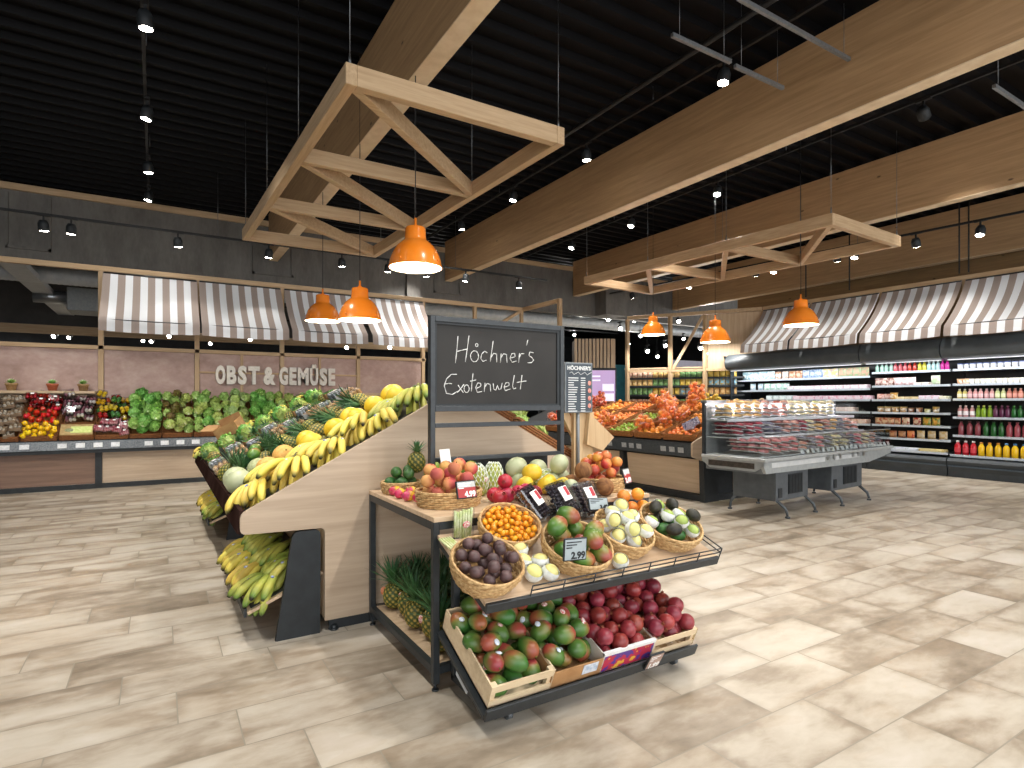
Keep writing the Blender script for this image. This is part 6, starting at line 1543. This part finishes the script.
def bottle(c, cap, h_=.2, r=.034, lab=None, name='juice_bottle'):
    key = ('b', c, cap, h_, r, lab)
    if key not in _pk:
        m = MB(); m.lathe([(r * .92, 0), (r, h_ * .03), (r, h_ * .62), (r * .9, h_ * .70), (r * .45, h_ * .85), (r * .42, h_ * .90)], 14)
        cp = MB(); cp.lathe([(r * .5, h_ * .89), (r * .5, h_), (r * .46, h_)], 12)
        kids = [kit('cap', cp.mesh('cap', mat('cap_' + cap, cap, rough=.4)))]
        if lab: l = MB(); l.lathe([(r * 1.02, h_ * .18), (r * 1.02, h_ * .52)], 14, cap=False); kids.append(kit('label', l.mesh('label', mat('lab_' + lab, lab, rough=.5))))
        _pk[key] = kit(name, m.mesh(name, mat('liq_' + c, c, rough=.2, coat=.4)), kids)
    return _pk[key]
def tub(c, lid, h_=.08, r=.05, name='tub'):
    key = ('t', c, lid, h_, r)
    if key not in _pk:
        m = MB(); m.lathe([(r * .82, 0), (r * .84, .003), (r, h_ * .9)], 16); cp = MB(); cp.lathe([(r * 1.05, h_ * .88), (r * 1.05, h_ * .98), (r * .98, h_)], 16)
        l = MB(); l.lathe([(r * .90, h_ * .25), (r * .98, h_ * .75)], 16, cap=False)
        _pk[key] = kit(name, m.mesh(name, mat('tubc_' + c, c, rough=.35)), [kit('lid', cp.mesh('lid', mat('lidc_' + lid, lid, rough=.35))), kit('label', l.mesh('label', pack(c, 'e8e4dc', 22)))])
    return _pk[key]
def pch(c, c2, w_=.12, h_=.15, d_=.05, name='pouch'):
    key = ('p', c, c2, w_, h_)
    if key not in _pk:
        _pk[key] = pouch_kit(name, w_, h_, d_, pack(c, c2, 22), True, mat('plab_' + c2, c2, rough=.4))
    return _pk[key]
def flatp(c, c2, w_=.13, h_=.05, d_=.16, name='flat_pack'):
    key = ('f', c, c2, w_, h_)
    if key not in _pk:
        m = MB(); m.b2((-w_/2, -d_/2, 0), (w_/2, d_/2, h_), .008); l = MB(); l.b2((-w_ * .35, -d_/2 - .001, h_ * .2), (w_ * .35, -d_/2, h_ * .8)); l.b2((-w_ * .4, -d_ * .4, h_), (w_ * .4, d_ * .3, h_ + .001))
        _pk[key] = kit(name, m.mesh(name, pack(c, c2, 26)), [kit('label', l.mesh('label', mat('plab_' + c2, c2, rough=.4)))])
    return _pk[key]
def shelf_row(y1, y0, z, seq, words, cat, where, dx=.27):
    """seq: list of (kit, width, colour word, how many) from left (y1) to right (y0)"""
    items = []; y = y1
    for k, w_, cw, n in seq:
        for _ in range(n):
            y -= w_ / 2
            if y < y0 + .02: break
            items.append((k, y, cw)); y -= w_ / 2
    cnt = {}
    tot = {}
    for k, y, cw in items: tot[cw] = tot.get(cw, 0) + 1
    for k, y, cw in items:
        i = cnt.get(cw, 0); cnt[cw] = i + 1
        spawn(k, TR(FX + dx + rnd.uniform(-.01, .01), y, z + .001, 0, 0, -PI / 2 + rnd.uniform(-.08, .08)) @ Matrix.Diagonal((1.16, 1.16, 1.12, 1)), '%s on %s%s' % (cw, where, ', %s from left' % ORD(i) if tot[cw] > 1 else ''), cat, '%s, %s' % (words, where))
# right cabinet: bottles
def wB(n, t): return 'the %s shelf, %s cabinet' % (n, t)
TT = ['top', 'second', 'third', 'fourth', 'fifth', 'sixth', 'bottom']
shelf_row(5.12, 2.65, 2.06, [(tub('c8ccd8', '4a5a9a', .10, .042), .105, 'white and blue yoghurt tub', 40)], 'yoghurt tubs', 'tub', wB('top', 'right'))
shelf_row(5.12, 2.65, 1.775, [(tub('d8a878', 'd8b898', .09, .045), .10, 'orange dessert tub', 2), (tub('d8d8cc', 'e0ddd0', .085, .038), .084, 'pale cream tub', 14), (tub('c88a70', 'd09a80', .08, .038), .084, 'reddish dessert tub', 12)], 'dessert tubs', 'tub', wB('second', 'right'))
shelf_row(5.12, 2.65, 1.49, [(bottle('d8c878', 'd8d8c8', .17, .032, 'e0dcc0'), .085, 'pale yellow drink bottle', 2), (bottle('d8a0a0', 'd8c0c0', .17, .032, 'e0b8b8'), .085, 'pale pink drink bottle', 5), (bottle('b8c088', 'd0d8b8', .17, .032, 'd0d4a8'), .085, 'pale green drink bottle', 2), (bottle('c88070', 'd8a898', .17, .032, 'd89888'), .085, 'salmon pink drink bottle', 3), (bottle('a8b85a', 'c0c888', .17, .032, 'd8d0a0'), .085, 'light green drink bottle', 2), (bottle('d8b830', 'd8c870', .17, .032, 'e0d080'), .085, 'bright yellow drink bottle', 12)], 'drink bottles', 'bottle', wB('third', 'right'))
shelf_row(5.12, 2.65, 1.14, [(bottle('c89090', 'e0dcd8', .20, .034, 'e8e0e0'), .098, 'white and pink smoothie bottle', 3), (bottle('7a9a28', 'a8c060', .20, .034), .09, 'lime green smoothie bottle', 3), (bottle('5a2a44', '6a3a50', .20, .034), .09, 'dark violet smoothie bottle', 3), (bottle('1f5a24', '2a6a30', .20, .034), .09, 'dark green smoothie bottle', 4), (bottle('d8a020', 'c89020', .20, .034), .105, 'golden yellow smoothie bottle', 2), (bottle('8a2430', '8a3a40', .20, .034), .095, 'dark red smoothie bottle', 9)], 'smoothie bottles', 'bottle', wB('fourth', 'right'))
shelf_row(5.12, 2.65, .79, [(bottle('8a4048', '5a2a30', .245, .040), .135, 'reddish juice bottle', 3), (bottle('1f5a24', '1f4a20', .245, .040), .115, 'large dark green juice bottle', 3), (bottle('a04a54', '8a4a50', .245, .040), .115, 'wine red juice bottle', 3), (bottle('d89a18', 'b88020', .245, .040), .118, 'large orange yellow juice bottle', 10)], 'large juice bottles', 'bottle', wB('fifth', 'right'))
shelf_row(5.14, 2.65, .42, [(bottle('b81c28', 'd8d4d4', .24, .044, 'c83a44'), .125, 'bright red juice bottle', 3), (bottle('e0b418', 'c88020', .23, .044), .125, 'yellow orange juice bottle', 3), (bottle('e0b418', '3a7ab0', .23, .044), .125, 'yellow juice bottle with blue cap', 3), (bottle('8a1c28', '8a1c28', .23, .048, 'c8c4c4'), .14, 'dark red berry bottle', 8)], 'chilled juice bottles', 'bottle', wB('bottom', 'right'), .20)
# middle cabinet
shelf_row(6.62, 5.22, 2.06, [(bottle('a8d0c0', 'd0d8d8', .16, .032), .09, 'mint green bottle', 4), (bottle('c86068', 'a83a44', .16, .032), .09, 'pink red bottle', 3), (bottle('c84030', '8a2a20', .16, .032), .09, 'orange red bottle', 2), (bottle('c8c048', 'a8a030', .16, .032), .085, 'yellow green bottle', 2), (bottle('a8c8c8', 'd0dada', .16, .032), .08, 'pale blue bottle', 3), (bottle('c02a90', 'a0207a', .16, .032), .08, 'magenta bottle', 2)], 'small bottles', 'bottle', wB('top', 'middle'))
shelf_row(6.62, 5.22, 1.77, [(pch('7a4a3c', 'd8c0b8'), .13, 'brown and pale packet', 3), (pch('c8a0a0', 'd8c8c8'), .13, 'pink packet', 3), (flatp('b8a8a0', 'e0d8d4'), .14, 'flat pale pack', 2), (pch('d0c8c0', 'a8c098', .14, .17), .15, 'white and green packet', 1)], 'packets', 'packet', wB('second', 'middle'))
shelf_row(6.58, 5.22, 1.48, [(pch('b87060', 'd8b8b0', .12, .11), .13, 'pinkish packet', 2), (tub('c89a48', 'c89a48', .13, .06), .15, 'golden brown box', 1), (flatp('c8a868', 'd8c8a0', .13, .05), .14, 'yellowish flat pack', 3), (flatp('c8a0b0', 'd8d0d8', .11, .07), .12, 'violet and white pack', 3), (flatp('c8c098', 'e0dcc8', .13, .06), .14, 'cream flat pack', 1)], 'small packs', 'pack', wB('third', 'middle'))
shelf_row(6.58, 5.22, 1.21, [(tub('a88048', 'c8b078', .105, .06), .145, 'brown deli tub', 4), (tub('8a5a38', 'a87a50', .09, .05), .15, 'dark brown deli tub', 2), (tub('b0b060', 'c8c080', .07, .05), .15, 'olive green deli tub', 1), (tub('a8884a', 'c0a860', .11, .05), .14, 'tall ochre deli tub', 1)], 'deli tubs', 'tub', wB('fourth', 'middle'))
shelf_row(6.62, 5.22, .95, [(pch('b8603a', 'd8b890', .11, .13), .125, 'orange brown pouch', 4), (pch('a83a28', 'd8c0a0', .12, .14), .20, 'red and cream pouch', 2), (pch('6a8a30', 'd8a040', .12, .15), .16, 'green and orange pouch', 2)], 'pouches', 'pouch', wB('fifth', 'middle'))
shelf_row(6.35, 5.22, .68, [(pch('8a4a30', 'b88a60', .12, .13), .17, 'brown pouch', 2), (pch('c04020', 'd88a50', .12, .14), .16, 'bright red pouch', 1), (pch('c8a868', 'd0c0a0', .12, .15), .20, 'ochre pouch', 3)], 'pouches', 'pouch', wB('sixth', 'middle'))
shelf_row(6.6, 5.22, .44, [(flatp('c8a888', 'd8c8b8', .2, .06), .22, 'beige flat pack', 1), (flatp('b0b8c8', 'd8dce4', .2, .05), .22, 'pale blue flat pack', 3), (flatp('c0a050', 'd8c890', .2, .05), .22, 'golden flat pack', 2)], 'flat packs', 'pack', wB('bottom', 'middle'), .20)
# left cabinet
shelf_row(9.95, 6.70, 1.99, [(pch('9ac0cc', 'd8e4e8', .14, .19), .155, 'pale blue salad bag', 6), (pch('c88a60', 'e0d8d0', .14, .17), .19, 'white packet with orange print', 2), (pch('b87a50', 'e0b8a0', .15, .17), .18, 'orange packet', 2), (pch('7a90b8', 'b8c8d8', .15, .18), .17, 'blue packet', 3), (pch('c8b8c8', 'd8c880', .15, .18), .17, 'yellow and violet packet', 2), (pch('98b088', 'c8a088', .15, .18), .17, 'green packet', 6)], 'bags', 'packet', wB('top', 'left'))
shelf_row(9.75, 6.70, 1.72, [(pch('a8c8d8', 'd8e0e4', .14, .16), .22, 'light blue packet', 2), (pch('90c0b0', 'd0e0d8', .15, .16), .17, 'mint green packet', 4), (flatp('c8a8b0', 'e0d8e0', .15, .08), .17, 'pink and white pack', 12)], 'packets', 'packet', wB('second', 'left'))
shelf_row(9.2, 6.70, 1.48, [(flatp('a8b8b8', 'd8e0e0', .15, .09), .18, 'pale grey green pack', 4), (flatp('c890a0', 'd8c8d0', .15, .08), .18, 'rose coloured pack', 10)], 'packs', 'pack', wB('third', 'left'))
shelf_row(9.9, 6.70, 1.21, [(flatp('b89a88', 'd8c8c0', .15, .09), .18, 'beige pack', 16)], 'packs', 'pack', wB('fourth', 'left'))
shelf_row(8.2, 6.70, .95, [(flatp('c08a70', 'd8c0b0', .15, .09), .18, 'salmon pack', 8)], 'packs', 'pack', wB('fifth', 'left'))

# ============================================================ far packet shelf under the braced frame
ang = math.atan2(D.y, D.x)
FS = Matrix.Translation((A.x + .04, A.y + .11, 0)) @ Matrix.Rotation(ang, 4, 'Z')
root = empty('packet_shelf', M=FS, label='far dark shelf unit of colourful packets below the braced frame', cat='shelf')
LEN = 3.15
m = MB(); m.b2((0, .5, 0), (LEN, .55, 2.36)); part('back', m, BACKP, root)
m = MB(); m.b2((-.03, -.02, 2.34), (LEN, .55, 2.38)); part('top_board', m, WOOD_L['x'], root)
for z in (.5, .8, 1.08, 1.34, 1.62, 1.87, 2.09):
    m = MB(); m.b2((0, 0, z - .03), (LEN, .5, z)); m.b2((0, -.012, z - .04), (LEN, -.001, z + .012)); part('shelf', m, METALF, root)
cols = [('c88a68', 'e0c8b0', 'peach coloured packet'), ('d8a860', 'e8c888', 'light orange packet'), ('5a8a50', '88b070', 'green packet'), ('d8b040', 'e8c860', 'yellow packet'), ('c8a040', '7ab0c8', 'yellow and blue packet'), ('d89a50', 'e8c080', 'orange packet')]
for z, t, off in ((2.09, 'top', 0), (1.87, 'second', 1), (1.62, 'third', 2), (1.34, 'fourth', 0)):
    for i in range(20):
        c = cols[(i // 5 + off) % 6]
        spawn(pch(c[0], c[1], .135, .19 if z > 1.5 else .16, .06), FS @ TR(.08 + i * .148, .08, z, 0, 0, rnd.uniform(-.1, .1)), '%s on the %s level of the far packet shelf, %s from left' % (c[2], t, ORD(i)), 'packet', 'packets on the %s level of the far shelf' % t)
area_light('shelf_fill', tuple(FS @ Vector((LEN / 2, -.5, 2.8))), (R(25), 0, ang), 3.0, .1, 26)  # unseen light without a fitting, in front of the far packets
# left foreground beyond frame: another rack glimpsed right of the chalkboard
root = empty('wine_rack', (7.9, 12.9, 0), -.3, 'dark metal rack glimpsed between chalkboard and slatted column', 'rack')
m = MB()
for x in (0, .8): m.b2((x, 0, 0), (x + .04, .04, 2.9)); m.b2((x, .4, 0), (x + .04, .44, 2.9))
part('upright', m, METAL, root)
for z in (.6, 1.2, 1.7, 2.2):
    m = MB(); m.b2((0, 0, z), (.84, .44, z + .03)); part('shelf', m, mat('rack_shelf', '6a4a34', '7a5a40', 10, .6), root)
